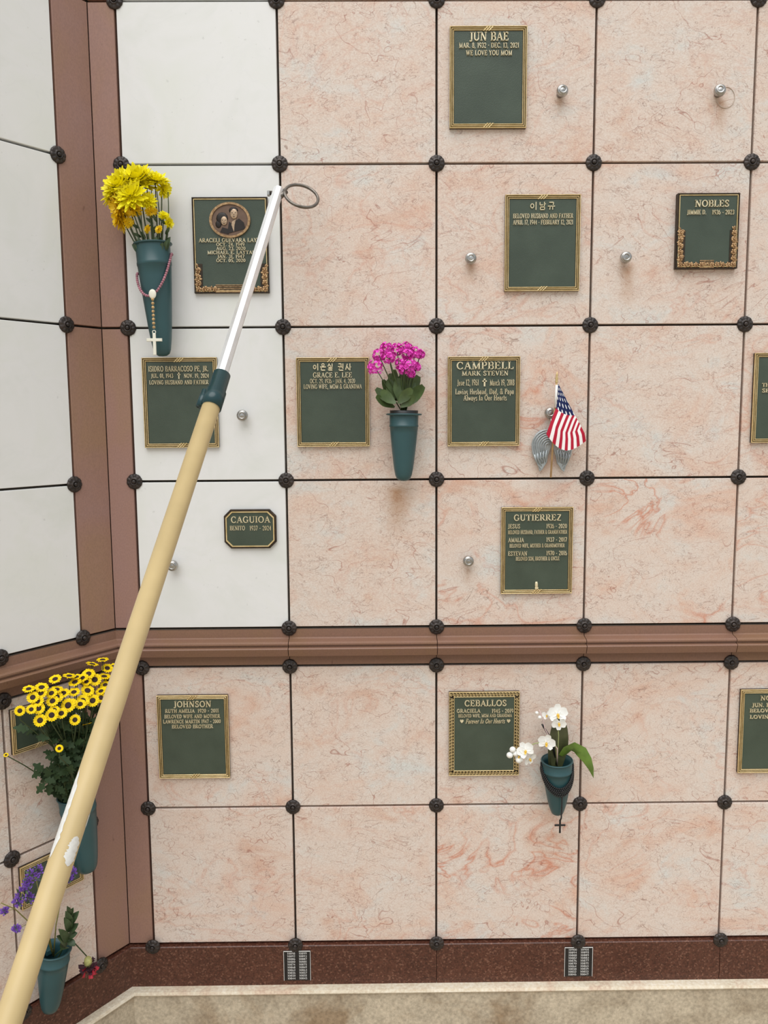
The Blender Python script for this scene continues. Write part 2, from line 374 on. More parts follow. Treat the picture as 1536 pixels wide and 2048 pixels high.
for nm, M, cuts, cor, sg, lb in (('trim_3', BMAT, [XC, X[-1]], XC, 1, 'concrete kerb with a pale ledge along the granite base'), ('trim_4', LMAT, [-S[-1], 0], 0.0, -1, 'concrete kerb with a pale ledge under the angled wall')):
    root = course(M, nm, cuts, cor, sg, -.02, KT - .012, KP - .006, CONC, 'kerb_face', lb, b=.001, cgap=.001)
    m = MB()
    def xx(x, q): return x + sg * q * tan2 if abs(x - cor) < 1e-6 else x
    vs = []
    for q, zz in ((-.02, KT - .012), (KP, KT - .012), (KP + .002, KT - .008), (KP - .002, KT - .001), (KP - .012, KT), (-.02, KT)):
        vs += [(xx(cuts[0], q), -q, zz), (xx(cuts[1], q), -q, zz)]
    m.add(vs, [(0, 1, 3, 2), (2, 3, 5, 4), (4, 5, 7, 6), (6, 7, 9, 8), (8, 9, 11, 10), (0, 2, 4, 6, 8, 10), (11, 9, 7, 5, 3, 1)])
    m.build('kerb_ledge', KERBTOP, root)
# ------------------------------------------------------------------ rosettes over the panel joints
def ros_mesh():
    m = MB(); R0 = .0213
    prof = [(R0, .0), (R0, .0025), (R0 * .97, .0045), (R0 * .82, .0065), (R0 * .62, .0072), (R0 * .5, .0068), (R0 * .46, .0092), (R0 * .36, .0092), (R0 * .30, .0070), (R0 * .26, .0066)]
    def mod(a, r, z):
        k = r / R0
        if k > .55:
            w = abs(math.sin(a * 5)); return (r * (1 - (.035 if k > .9 else 0) * (1 - w) ** 3), z * (.72 + .28 * w ** .6) if k > .6 else z)
        return (r, z)
    m.lathe(prof, 60, Matrix.Rotation(PI / 2, 4, 'X'), True, mod); return m.mesh('rosette_disc', DARKBRONZE)
def ros_boss():
    m = MB(); m.lathe([(.0055, .005), (.0055, .009), (.0047, .0108), (.0028, .0118), (.0006, .0121)], 16, Matrix.Rotation(PI / 2, 4, 'X')); return m.mesh('centre_boss', DARKBRONZE)
RM, RBOSS = ros_mesh(), ros_boss()
ORD = ['first', 'second', 'third', 'fourth', 'fifth']
ROWD = {0: 'on the topmost panel joint', 1: 'on the joint above the oval portrait plaque', 2: 'on the joint below the oval portrait plaque', 3: 'on the joint above the small eight-sided plaque',
        4: 'along the top of the moulding', 5: 'along the foot of the moulding', 6: 'on the joint between the lowest panel rows', 7: 'on the granite base line'}
def rosette(M, label, group):
    o = link('bronze_rosette', RM, None, M @ Matrix.Rotation(random.uniform(0, 6), 4, 'Y')); tag(o, label, 'rosette', group)
    link('centre_boss', RBOSS, o)
for r in range(8):
    for c in range(5):
        rosette(T(X[c], {4: -.004, 5: -.004, 7: -.0115}.get(r, .0005), Z[r]), 'bronze rosette %s, %s from the brown corner' % (ROWD[r], ORD[c]), 'bronze rosettes on the main wall')
for k in (0, 1):
    for r in range(1, 8):
        if k == 1 and r < 4: continue
        q = T(-S[k], {4: -.004, 5: -.004, 7: -.0115}.get(r, .0005), Z[r])
        rosette(LMAT @ q, 'bronze rosette on the angled wall, %s, %s from the corner' % ({1: 'highest white joint', 2: 'middle white joint', 3: 'lowest white joint', 4: 'above the moulding', 5: 'below the moulding', 6: 'between pink panels', 7: 'on the granite base line'}[r], ORD[k]), 'bronze rosettes on the angled wall')
# ------------------------------------------------------------------ lettering: a small stroke alphabet with serifs
TK, TN = .175, .085
def _l(*a): return ('l',) + a
GL = {
 'A': (.86, [_l(.42, 1, .09, 0, TN), _l(.40, 1, .76, 0, TK), _l(.2, .34, .62, .34, TN), _l(-.02, .03, .22, .03, TN), _l(.6, .03, .92, .03, TN)]),
 'B': (.74, [('s', .17, 0, 1), _l(.17, .965, .44, .965, TN), ('a', .42, .745, .21, .23, 90, -90), _l(.17, .52, .44, .52, TN), ('a', .42, .27, .25, .25, 90, -90), _l(.17, .035, .44, .035, TN)]),
 'C': (.84, [('a', .46, .5, .37, .47, 48, 312), _l(.72, .95, .74, .68, TN), _l(.72, .05, .75, .26, TN)]),
 'D': (.88, [('s', .17, 0, 1), _l(.17, .965, .38, .965, TN), ('a', .38, .5, .38, .47, 90, -90), _l(.17, .035, .38, .035, TN)]),
 'E': (.74, [('s', .17, 0, 1), _l(.17, .965, .62, .965, TN), _l(.17, .52, .5, .52, TN), _l(.17, .035, .66, .035, TN), _l(.62, 1, .63, .76, TN), _l(.66, 0, .69, .26, TN), _l(.5, .62, .5, .42, TN)]),
 'F': (.70, [('s', .17, 0, 1), _l(.17, .965, .62, .965, TN), _l(.17, .52, .5, .52, TN), _l(.62, 1, .63, .74, TN), _l(.5, .62, .5, .42, TN)]),
 'G': (.90, [('a', .46, .5, .37, .47, 48, 318), _l(.72, .95, .74, .68, TN), _l(.74, .42, .74, .06, TK), _l(.58, .43, .9, .43, TN)]),
 'H': (.90, [('s', .17, 0, 1), ('s', .72, 0, 1), _l(.17, .5, .72, .5, TN)]),
 'I': (.36, [('s', .18, 0, 1)]),
 'J': (.46, [_l(.3, 1, .3, .12, TK), _l(.14, .965, .44, .965, TN), ('a', .16, .08, .15, .16, 0, -150)]),
 'K': (.86, [('s', .17, 0, 1), _l(.72, .97, .22, .44, TN), _l(.34, .56, .76, .02, TK), _l(.6, .965, .84, .965, TN), _l(.62, .035, .9, .035, TN)]),
 'L': (.70, [('s', .17, 0, 1), _l(.17, .035, .62, .035, TN), _l(.62, 0, .66, .3, TN)]),
 'M': (1.06, [_l(.15, 0, .15, 1, TN), _l(.15, 1, .52, .02, TK), _l(.52, .02, .88, 1, TN), _l(.88, 0, .88, 1, TK), _l(.02, .03, .28, .03, TN), _l(.74, .03, 1.04, .03, TN), _l(.02, .97, .2, .97, TN), _l(.86, .97, 1.04, .97, TN)]),
 'N': (.92, [_l(.15, 0, .15, 1, TN), _l(.15, .98, .74, .02, TK), _l(.76, 0, .76, 1, TN), _l(.02, .03, .28, .03, TN), _l(.62, .97, .9, .97, TN), _l(.0, .97, .2, .97, TN)]),
 'O': (.92, [('a', .46, .5, .38, .47, 0, 360)]),
 'P': (.70, [('s', .17, 0, 1), _l(.17, .965, .42, .965, TN), ('a', .40, .72, .22, .245, 90, -90), _l(.17, .48, .42, .48, TN)]),
 'Q': (.92, [('a', .46, .5, .38, .47, 0, 360), _l(.5, .1, .84, -.16, TK)]),
 'R': (.84, [('s', .17, 0, 1), _l(.17, .965, .42, .965, TN), ('a', .40, .73, .22, .235, 90, -90), _l(.17, .5, .42, .5, TN), _l(.38, .5, .76, .02, TK), _l(.66, .035, .88, .035, TN)]),
 'S': (.66, [('a', .32, .745, .22, .225, 35, 250), _l(.18, .63, .48, .38, TK), ('a', .32, .25, .24, .22, 70, -150), _l(.54, .98, .55, .72, TN), _l(.08, .02, .07, .3, TN)]),
 'T': (.80, [('s', .4, 0, 1), _l(.05, .965, .75, .965, TN), _l(.06, 1, .05, .74, TN), _l(.74, 1, .75, .74, TN)]),
 'U': (.88, [_l(.17, 1, .17, .3, TK), _l(.72, 1, .72, .3, TN), ('a', .445, .31, .275, .28, 180, 360), _l(.03, .965, .32, .965, TN), _l(.58, .965, .86, .965, TN)]),
 'V': (.84, [_l(.1, 1, .44, .02, TK), _l(.44, .02, .74, 1, TN), _l(-.02, .965, .26, .965, TN), _l(.62, .965, .86, .965, TN)]),
 'W': (1.16, [_l(.1, 1, .36, .02, TK), _l(.36, .02, .58, .95, TN), _l(.56, 1, .82, .02, TK), _l(.82, .02, 1.06, 1, TN), _l(-.02, .965, .26, .965, TN), _l(.94, .965, 1.16, .965, TN)]),
 'X': (.82, [_l(.1, 1, .7, 0, TK), _l(.7, 1, .1, 0, TN)]),
 'Y': (.80, [_l(.08, 1, .4, .46, TK), _l(.7, 1, .4, .46, TN), ('s', .4, 0, .46), _l(-.04, .965, .24, .965, TN), _l(.58, .965, .82, .965, TN)]),
 'Z': (.74, [_l(.08, .965, .66, .965, TN), _l(.62, .95, .1, .05, TK), _l(.08, .035, .68, .035, TN)]),
 '0': (.64, [('a', .32, .5, .24, .47, 0, 360)]),
 '1': (.46, [('s', .24, 0, 1), _l(.06, .84, .24, .97, TN)]),
 '2': (.62, [('a', .3, .72, .22, .25, 165, -30), _l(.48, .6, .08, .06, TN), _l(.06, .06, .56, .06, TK * .8)]),
 '3': (.60, [('a', .28, .76, .2, .21, 150, -90), ('a', .28, .28, .24, .26, 90, -150)]),
 '4': (.64, [_l(.42, 1, .42, 0, TK), _l(.42, .98, .04, .3, TN), _l(.04, .3, .6, .3, TN)]),
 '5': (.60, [_l(.14, .95, .54, .95, TK * .8), _l(.14, .97, .12, .56, TN), ('a', .28, .3, .24, .28, 120, -150)]),
 '6': (.62, [('a', .31, .3, .23, .28, 0, 360), ('a', .42, .4, .34, .56, 100, 190)]),
 '7': (.60, [_l(.05, .95, .56, .95, TK * .8), _l(.55, .94, .22, 0, TK * .85)]),
 '8': (.62, [('a', .31, .75, .19, .22, 0, 360), ('a', .31, .27, .23, .25, 0, 360)]),
 '9': (.62, [('a', .31, .7, .23, .28, 0, 360), ('a', .2, .6, .34, .56, -80, 10)]),
 '.': (.26, [_l(.12, 0, .12, .15, .16)]), ',': (.26, [_l(.13, .13, .07, -.16, .13)]),
 '-': (.44, [_l(.08, .42, .36, .42, .10)]), '*': (.36, [_l(.11, .5, .27, .5, .17)]), ' ': (.36, []),
 '&': (.86, [('a', .36, .78, .16, .19, 0, 360), ('a', .32, .26, .24, .24, 60, 330), _l(.26, .68, .78, .02, TK), _l(.54, .1, .74, .5, TN)]),
 '+': (.9, [_l(.45, -.28, .45, 1.28, .26), _l(.1, .78, .8, .78, .26)]),
 '<': (1.1, [('h', .55, .5, .5)]),
 'a': (.54, [('a', .24, .22, .18, .2, 40, 330), _l(.42, .58, .42, 0, .14), ('a', .26, .46, .17, .17, 10, 150)]),
 'b': (.58, [_l(.14, 1, .14, 0, .14), ('a', .3, .3, .2, .28, 150, -150)]),
 'c': (.50, [('a', .27, .31, .2, .29, 50, 310)]),
 'd': (.58, [_l(.44, 1, .44, 0, .14), ('a', .27, .3, .2, .28, 30, 330)]),
 'e': (.52, [('a', .27, .31, .2, .29, 10, 310), _l(.08, .34, .46, .34, TN)]),
 'g': (.54, [('a', .26, .4, .18, .2, 0, 360), _l(.44, .6, .44, -.1, .12), ('a', .26, -.1, .18, .16, 0, -170)]),
 'h': (.60, [_l(.14, 1, .14, 0, .14), ('a', .3, .38, .17, .22, 180, 0), _l(.47, .4, .47, 0, .14)]),
 'i': (.30, [_l(.15, .62, .15, 0, .14), _l(.15, .78, .15, .92, .15)]),
 'l': (.30, [_l(.15, 1, .15, 0, .14)]),
 'n': (.60, [_l(.14, .62, .14, 0, .14), ('a', .3, .38, .17, .22, 180, 0), _l(.47, .4, .47, 0, .14)]),
 'o': (.54, [('a', .27, .31, .2, .29, 0, 360)]),
 'p': (.58, [_l(.14, .62, .14, -.3, .14), ('a', .3, .3, .2, .28, 150, -150)]),
 'r': (.42, [_l(.14, .62, .14, 0, .14), ('a', .3, .4, .16, .2, 150, 50)]),
 's': (.44, [('a', .22, .46, .14, .14, 30, 260), _l(.14, .38, .3, .24, .12), ('a', .22, .16, .15, .15, 70, -150)]),
 't': (.38, [_l(.18, .86, .18, .06, .14), _l(.04, .6, .34, .6, TN), _l(.18, .05, .34, .05, TN)]),
 'u': (.60, [_l(.14, .62, .14, .2, .14), ('a', .3, .22, .16, .2, 180, 360), _l(.46, .62, .46, 0, .14)]),
 'v': (.52, [_l(.05, .62, .26, .02, .14), _l(.26, .02, .47, .62, TN)]),
 'w': (.76, [_l(.05, .62, .22, .02, .14), _l(.22, .02, .38, .6, TN), _l(.38, .6, .54, .02, .14), _l(.54, .02, .72, .62, TN)]),
 'y': (.52, [_l(.05, .62, .27, .04, .14), _l(.48, .62, .16, -.28, TN)]),
}
K = .13
def _p(*pts, w=K): return [('l', a[0], a[1], b[0], b[1], w) for a, b in zip(pts, pts[1:])]
HG = {
 '이': [('o', .30, .5, .22, .26)] + _p((.84, 1), (.84, 0)),
 '남': _p((.14, .96), (.14, .60), (.56, .62)) + _p((.76, 1), (.76, .46)) + _p((.76, .74), (.96, .74)) + _p((.2, .36), (.78, .36), (.78, .03), (.2, .03), (.2, .36)),
 '규': _p((.18, .94), (.8, .94), (.74, .62)) + _p((.0, .46), (1, .46)) + _p((.33, .46), (.26, .02)) + _p((.66, .46), (.68, .02)),
 '은': [('o', .5, .80, .22, .16)] + _p((.0, .5), (1, .5)) + _p((.2, .36), (.2, .05), (.86, .05)),
 '실': _p((.36, .98), (.08, .56)) + _p((.34, .82), (.62, .56)) + _p((.84, 1), (.84, .52)) + _p((.2, .42), (.84, .42), (.84, .24), (.2, .24), (.2, .04), (.88, .04)),
 '권': _p((.1, .95), (.58, .95), (.52, .70)) + _p((.0, .56), (.68, .58)) + _p((.34, .56), (.34, .34)) + _p((.86, 1), (.86, .24)) + _p((.62, .42), (.86, .42)) + _p((.2, .26), (.2, .04), (.9, .04)),
 '사': _p((.36, .95), (.06, .1)) + _p((.3, .6), (.62, .12)) + _p((.80, 1), (.80, 0)) + _p((.8, .5), (1.0, .5)),
}
for ch, st in HG.items(): GL[ch] = (1.16, st)
def _seg(out, x0, y0, x1, y1, w0, w1=None):
    w1 = w0 if w1 is None else w1; dx, dy = x1 - x0, y1 - y0; L = math.hypot(dx, dy) or 1; nx, ny = -dy / L / 2, dx / L / 2
    out.append([(x0 + nx * w0, y0 + ny * w0), (x0 - nx * w0, y0 - ny * w0), (x1 - nx * w1, y1 - ny * w1), (x1 + nx * w1, y1 + ny * w1)])
def glyph_polys(ch, bold=1.0):
    adv, st = GL.get(ch, GL[' ']); out = []
    for s in st:
        if s[0] == 'l': _seg(out, s[1], s[2], s[3], s[4], s[5] * bold)
        elif s[0] == 's':
            _seg(out, s[1], s[2], s[1], s[3], TK * bold)
            for yy, sg in ((s[2], 1), (s[3], -1)): _seg(out, s[1] - .16, yy + sg * .03, s[1] + .16, yy + sg * .03, TN * bold)
        elif s[0] in 'ao':
            if s[0] == 'o': _, cx, cy, rx, ry = s; a0, a1 = 0, 360
            else: _, cx, cy, rx, ry, a0, a1 = s
            n = max(4, int(abs(a1 - a0) / 32)); P = []
            for i in range(n + 1):
                a = math.radians(a0 + (a1 - a0) * i / n)
                P.append((cx + rx * math.cos(a), cy + ry * math.sin(a), (K if s[0] == 'o' else TN + (TK - TN) * abs(math.cos(a))) * bold))
            for p, q in zip(P, P[1:]): _seg(out, p[0], p[1], q[0], q[1], p[2], q[2])
        elif s[0] == 'h':
            _, cx, cy, r = s; pts = []
            for i in range(16):
                t = 2 * PI * i / 16; pts.append((cx + r * math.sin(t) ** 3, cy + r * (13 * math.cos(t) - 5 * math.cos(2 * t) - 2 * math.cos(3 * t) - math.cos(4 * t)) / 16))
            out.append(pts[::-1])
    return adv, out
def text_mesh(text, xc, zc, width, cap, y_front, depth, mat, name, shear=0.0, bold=1.0, sp=.10):
    pen = 0; polys = []
    for ch in text:
        adv, ps = glyph_polys(ch, bold)
        for p in ps: polys.append([(x + pen + shear * y, y) for x, y in p])
        pen += adv + sp
    pen -= sp; sx = width / pen; m = MB()
    for p in polys:
        q = [(xc - width / 2 + x * sx, zc + (y - .5) * cap) for x, y in p]
        ar = sum(a[0] * b[1] - b[0] * a[1] for a, b in zip(q, q[1:] + q[:1]))
        if ar < 0: q = q[::-1]
        n = len(q); vs = [(a, y_front, b) for a, b in q] + [(a, y_front + depth, b) for a, b in q]
        m.add(vs, [tuple(range(n))] + [(n + i, n + (i + 1) % n, (i + 1) % n, i) for i in range(n)])
    return m.mesh(name, mat)
# ------------------------------------------------------------------ memorial plaques
def flower(m, cx, cz, r, y):
    for k in range(5):
        a = 2 * PI * k / 5 + cx * 300
        m.ball((cx + r * .55 * math.cos(a), y, cz + r * .55 * math.sin(a)), r * .48, 6, 4, (1, .5, 1))
    m.ball((cx, y - r * .25, cz), r * .32, 6, 4)
def leafrel(m, cx, cz, a, L, y):
    d = Vector((math.cos(a), 0, math.sin(a)))
    m.blade(Vector((cx, y, cz)), Vector((cx, y - .0008, cz)) + d * L, L * .5, (0, -1, 0), .15, -.5, None, 4)
def plaque(corners, style, label, lines, wall='b', group='bronze memorial plaques', th=.010, off=None, extra=None):
    fn = at if wall == 'b' else atl; M0 = BMAT if wall == 'b' else LMAT; inv = M0.inverted()
    loc = [inv @ fn(px, py, th) for px, py in corners]           # tl, tr, br, bl
    x0 = (loc[0].x + loc[3].x) / 2; x1 = (loc[1].x + loc[2].x) / 2; z1 = (loc[0].z + loc[1].z) / 2; z0 = (loc[2].z + loc[3].z) / 2
    w, h = x1 - x0, z1 - z0; cx, cz = (x0 + x1) / 2, (z0 + z1) / 2
    t = thing('memorial_plaque', label, 'plaque', M0 @ T(cx, 0, cz), group)
    def fr(m, ins, wd_, y0, y1, b=.0005):                        # a rectangular frame
        a, c = w / 2 - ins, h / 2 - ins
        for q in ((-a, a, c - wd_, c), (-a, a, -c, -c + wd_), (-a, -a + wd_, -c + wd_, c - wd_), (a - wd_, a, -c + wd_, c - wd_)):
            m.box(q[0], q[1], y0, y1, q[2], q[3], None, b)
    if style == 'octagon':
        def oc(ins):
            a, c, k = w / 2 - ins, h / 2 - ins, .018 - ins * .3
            return [(-a + k, -c), (a - k, -c), (a, -c + k), (a, c - k), (a - k, c), (-a + k, c), (-a, c - k), (-a, -c + k)]
        m = MB(); m.prism(oc(0), -th, 0, None, .002); m.build('back_plate', BROWNBRONZE, t)
        m = MB(); m.prism(oc(.006), -th - .0006, -th, None, 0); m.build('green_field', GREEN, t)
        m = MB(); o1, o2 = oc(.0052), oc(.0082)
        for i in range(8):
            j = (i + 1) % 8; m.prism([o1[i], o1[j], o2[j], o2[i]], -th - .003, -th, None, 0)
        m.build('border_line', GOLD, t)
    else:
        m = MB(); m.box(-w / 2, w / 2, -th + .002, 0, -h / 2, h / 2, None, .001); m.build('back_plate', BROWNBRONZE, t)
        fi = {'tie': .0118, 'line': .007, 'key': .0145}[style]
        m = MB(); m.box(-w / 2 + fi, w / 2 - fi, -th + .0012, -th + .003, -h / 2 + fi, h / 2 - fi); m.build('green_field', GREEN, t)
        if style == 'tie':
            for k, ins in enumerate((.0, .0042, .0084)):
                m = MB(); fr(m, ins, .0021, -th - .0022 + .0004 * k, -th + .003, .0007); m.build('border_ridge', GOLD, t)
            for sg in (1, -1):
                for k in (-1, 0, 1):
                    m = MB(); cc = k * .0068; zc = sg * (h / 2 - .0058); s_ = .0062
                    m.prism([(cc - s_ - .0019, zc - s_), (cc - s_ + .0019, zc - s_), (cc + s_ + .0019, zc + s_), (cc + s_ - .0019, zc + s_)], -th - .0028, -th + .002, None, .0006)
                    m.build('border_tie', GOLD, t)
        if style == 'line':
            m = MB(); fr(m, 0, .0022, -th - .0006, -th + .003); m.build('border_edge', BROWNBRONZE, t)
            m = MB(); fr(m, .0040, .0022, -th - .0012, -th + .003); m.build('border_line', GOLD, t)
        if style == 'key':
            m = MB(); fr(m, 0, .0016, -th - .0012, -th + .003); fr(m, .0130, .0020, -th - .0012, -th + .003); m.build('border_line', GOLD, t)
            m = MB(); u = .0021; bw = .0150
            def run(length, put):
                n = int(round(length / (u * 4.4))); st = length / n
                for i in range(n):
                    a = -length / 2 + i * st; k = st / 4.4
                    for (p0, p1, q0, q1) in ((0, 3.4, 4.1, 5.1), (2.5, 3.4, 1.0, 5.1), (.9, 3.4, 1.0, 1.9), (.9, 1.7, 1.0, 3.4), (3.4, 4.4, .2, 1.0), (0, .8, .2, 5.1)):
                        put(a + p0 * k, a + p1 * k, .0018 + q0 * .0020, .0018 + q1 * .0020)
            run(w - .004, lambda a, b, c, d: (m.box(a, b, -th - .0012, -th + .003, h / 2 - d, h / 2 - c), m.box(a, b, -th - .0012, -th + .003, -h / 2 + c, -h / 2 + d)))
            run(h - .032, lambda a, b, c, d: (m.box(-w / 2 + c, -w / 2 + d, -th - .0012, -th + .003, a, b), m.box(w / 2 - d, w / 2 - c, -th - .0012, -th + .003, a, b)))
            m.build('greek_key_border', GOLD, t)
    cxw = T(cx, 0, cz).inverted()
    for ln in lines:
        txt, px, py, wpx, hpx = ln[:5]; kw = ln[5] if len(ln) > 5 else {}
        a = cxw @ (inv @ fn(px - wpx / 2, py, th)); b = cxw @ (inv @ fn(px + wpx / 2, py, th))
        hh = ((inv @ fn(px, py - hpx / 2, th)) - (inv @ fn(px, py + hpx / 2, th))).z
        me = text_mesh(txt, (a.x + b.x) / 2, a.z / 2 + b.z / 2, b.x - a.x, hh, -th - .0022, .0046, LETTER, 'lettering', **kw)
        link('lettering', me, t)
    if extra: extra(t, w, h, th)
    return t
def box4(x0, y0, x1, y1): return [(x0, y0), (x1, y0), (x1, y1), (x0, y1)]
plaque([(900, 52), (1055, 52), (1052, 256), (899, 256)], 'tie', 'tall green bronze plaque with three short lettered lines in the topmost panel row',
       [('JUN BAE', 978, 73, 78, 17), ('MAR. 8, 1932 * DEC. 13, 2021', 978, 91, 120, 10), ('WE LOVE YOU MOM', 978, 106, 92, 10)])
def flowers_bottom(t, w, h, th, upto, inn):
    for sg in (-1, 1):
        m = MB(); y = -th - .0005; wd2 = .0105
        for k in range(int(upto / .016)):
            zz = -h / 2 + .010 + k * .016; xx_ = sg * (w / 2 - .011)
            flower(m, xx_, zz, .0085, y)
            for q in range(3): leafrel(m, xx_, zz + .008, random.uniform(0, 6.28), .011, y)
        for k in range(1, int(inn / .014) + 1):
            xx_ = sg * (w / 2 - .011 - k * .014); flower(m, xx_, -h / 2 + .0095, .0075, y)
            for q in range(3): leafrel(m, xx_ - sg * .006, -h / 2 + .009, random.uniform(0, 3.14), .010, y)
        m.build('flower_relief', REDGOLD, t)
        m = MB(); m.box(sg * w / 2 - (.0225 if sg > 0 else 0), sg * w / 2 + (0 if sg > 0 else .0225), -th - .0004, -th + .003, -h / 2, -h / 2 + upto); m.build('relief_ground', BROWNBRONZE, t)
    for k in range(5):
        m = MB(); m.box(-w / 2 + inn + .006, w / 2 - inn - .006, -th - .0014, -th + .003, -h / 2 + .0015 + k * .0044, -h / 2 + .0038 + k * .0044, None, .0004); m.build('base_bar', REDGOLD, t)
BW = simple('portrait_bronze', (.16, .10, .07), .45, .4)
SKIN = simple('portrait_relief', (.46, .33, .22), .45, .45, var=.25, scale=200)
SUIT = simple('portrait_dark_relief', (.022, .016, .014), .5, .3)
def portrait(t, w, h, th):
    flowers_bottom(t, w, h, th, .075, .050)
    cz = h / 2 - .0585; rx, rz = .0535, .0450
    def ell(k, n=40): return [(rx * k * math.cos(2 * PI * i / n), cz + rz * k * math.sin(2 * PI * i / n)) for i in range(n)]
    m = MB(); m.prism(ell(.93), -th - .001, -th + .003); pl = m.build('portrait_oval', BW, t)
    m = MB(); o1, o2 = ell(1.0), ell(.88)
    for i in range(40):
        j = (i + 1) % 40; m.prism([o1[i], o1[j], o2[j], o2[i]], -th - .004, -th + .002)
    m.build('oval_rim', REDGOLD, t)
    y = -th - .0012
    s_ = MB()                                                    # dark coat and hair of the standing figure, hair of the other
    s_.prism([(-.008, cz - .034), (.040, cz - .022), (.036, cz - .006), (.024, cz + .004), (.012, cz - .004), (.006, cz - .010), (-.002, cz - .004)], y - .0012, y + .001)
    s_.ball((.010, y, cz + .0245), .012, 10, 6, (1, .2, .75)); s_.ball((-.020, y, cz + .004), .0155, 12, 6, (1, .15, 1.05)); s_.ball((-.030, y, cz - .010), .008, 8, 5, (1, .2, 1.3))
    s_.prism([(-.026, cz - .030), (-.004, cz - .036), (-.006, cz - .022), (-.020, cz - .018)], y - .001, y + .001)
    s_.build('dark_relief', SUIT, pl)
    f = MB()
    f.ball((.011, y - .001, cz + .016), .0105, 12, 8, (.95, .22, 1.3)); f.ball((-.015, y - .0015, cz - .002), .0092, 12, 8, (.95, .22, 1.25))
    f.prism([(.006, cz - .004), (.016, cz + .002), (.012, cz - .012), (.010, cz - .030), (.004, cz - .012)], y - .0018, y + .001)
    f.ball((.011, y - .0032, cz + .015), .0022, 6, 4, (.7, .5, 1.4)); f.ball((-.015, y - .0036, cz - .003), .002, 6, 4, (.7, .5, 1.4))
    f.build('faces_relief', SKIN, pl)
    e = MB()
    for fx, fz, k in ((.011, cz + .018, 1), (-.015, cz - .0005, .88)):
        for sx in (-1, 1): e.ball((fx + sx * .0042 * k, y - .0031, fz), .0014, 6, 4, (1.3, .4, .7))
        e.ball((fx, y - .0030, fz - .0095 * k), .0016, 6, 4, (1.8, .4, .5))
    e.build('faces_lines', SUIT, pl)
plaque([(383, 394), (533, 394), (540, 586), (389, 586)], 'line', 'green bronze plaque with an oval couple portrait and flower corners',
       [('ARACELI GUEVARA LAYTAR', 466, 480.5, 136, 8), ('OCT. 24, 1949', 461, 489, 56, 6.6), ('AUG. 23, 2020', 462, 497, 58, 6.6), ('MICHAEL E. LAYTAR', 463, 505, 96, 7), ('JAN. 31, 1947', 462, 513, 54, 6.6), ('OCT. 05, 2020', 462, 521, 58, 6.6)], extra=portrait)
plaque([(1012, 388), (1162, 390), (1158, 581), (1008, 583)], 'tie', 'tall green bronze plaque with a thin three-character Korean name and two lines',
       [('이남규', 1086, 412, 52, 16, dict(bold=.8)), ('BELOVED HUSBAND AND FATHER', 1086, 432, 120, 9.5), ('APRIL 17, 1944 - FEBRUARY 12, 2021', 1086, 444.5, 120, 9.5)])
plaque([(1357, 386), (1480, 386), (1475, 537), (1351, 537)], 'line', 'small green bronze plaque with flowers along both lower corners beside a steel stud',
       [('NOBLES', 1424, 407, 68, 13.5), ('JIMMIE D.', 1393, 424.5, 38, 9), ('1936 - 2023', 1446, 424.5, 44, 9)], extra=lambda t, w, h, th: flowers_bottom(t, w, h, th, .098, .056), th=.016)
plaque([(283, 715), (432, 715), (439, 895), (290, 895)], 'tie', 'green bronze plaque on white marble partly behind the pole collar',
       [('ISIDRO BARRACOSO PE, JR.', 357, 737.5, 120, 11), ('JUL. 01, 1943', 324.5, 751.5, 44, 8.5), ('+', 358, 751.5, 7, 8.5), ('NOV. 19, 2024', 393, 751.5, 50, 8.5), ('LOVING HUSBAND AND FATHER', 358, 764.5, 118, 8.5)])
plaque([(592, 715), (737, 715), (740, 893), (595, 893)], 'tie', 'green bronze plaque with a bold Korean name beside the pink flowering plant',
       [('이은실', 647, 734, 42, 14, dict(bold=1.15)), ('권사', 690, 734, 28, 14, dict(bold=1.15)), ('GRACE E. LEE', 665, 750, 78, 10.5), ('OCT. 29, 1936 - JAN. 4, 2020', 665, 762, 90, 9), ('LOVING WIFE, MOM & GRANDMA', 665.5, 773, 116, 9)])
plaque([(896, 713), (1041, 713), (1038, 892), (895, 892)], 'tie', 'green bronze plaque with big capital surname, small cross and lower-case lines beside the flag',
       [('CAMPBELL', 970, 731, 114, 15), ('MARK STEVEN', 970, 746.5, 93, 9.5), ('June 12, 1961', 936, 765, 43, 12), ('+', 969, 765, 11, 10), ('March 19, 2018', 1004, 765, 49, 12), ('Loving Husband, Dad, & Papa', 969, 783, 117, 11), ('Always In Our Hearts', 970, 795.5, 86, 11)])
plaque([(1510, 706), (1655, 705), (1648, 884), (1503, 886)], 'tie', 'green bronze plaque beside the last rosettes above the moulding, mostly plain', [('TH', 1531, 770, 14, 8), ('SE', 1531, 781, 14, 8)])
plaque([(447, 1019), (552, 1019), (553, 1097), (449, 1097)], 'octagon', 'small eight-sided green bronze plaque on white marble', [('CAGUIOA', 501, 1039, 78, 13), ('BENITO', 475, 1056, 30, 9), ('1937 - 2024', 521, 1056, 43, 9)])
def praying(t, w, h, th):
    m = MB(); m.ball((.001, -th - .001, -h / 2 + .024), .010, 8, 6, (.32, .3, 1)); m.ball((-.0018, -th - .001, -h / 2 + .025), .009, 8, 6, (.3, .3, 1)); m.box(-.004, .005, -th - .003, -th + .002, -h / 2 + .0125, -h / 2 + .018, None, .0006)
    m.build('praying_hands_emblem', LETTER, t)
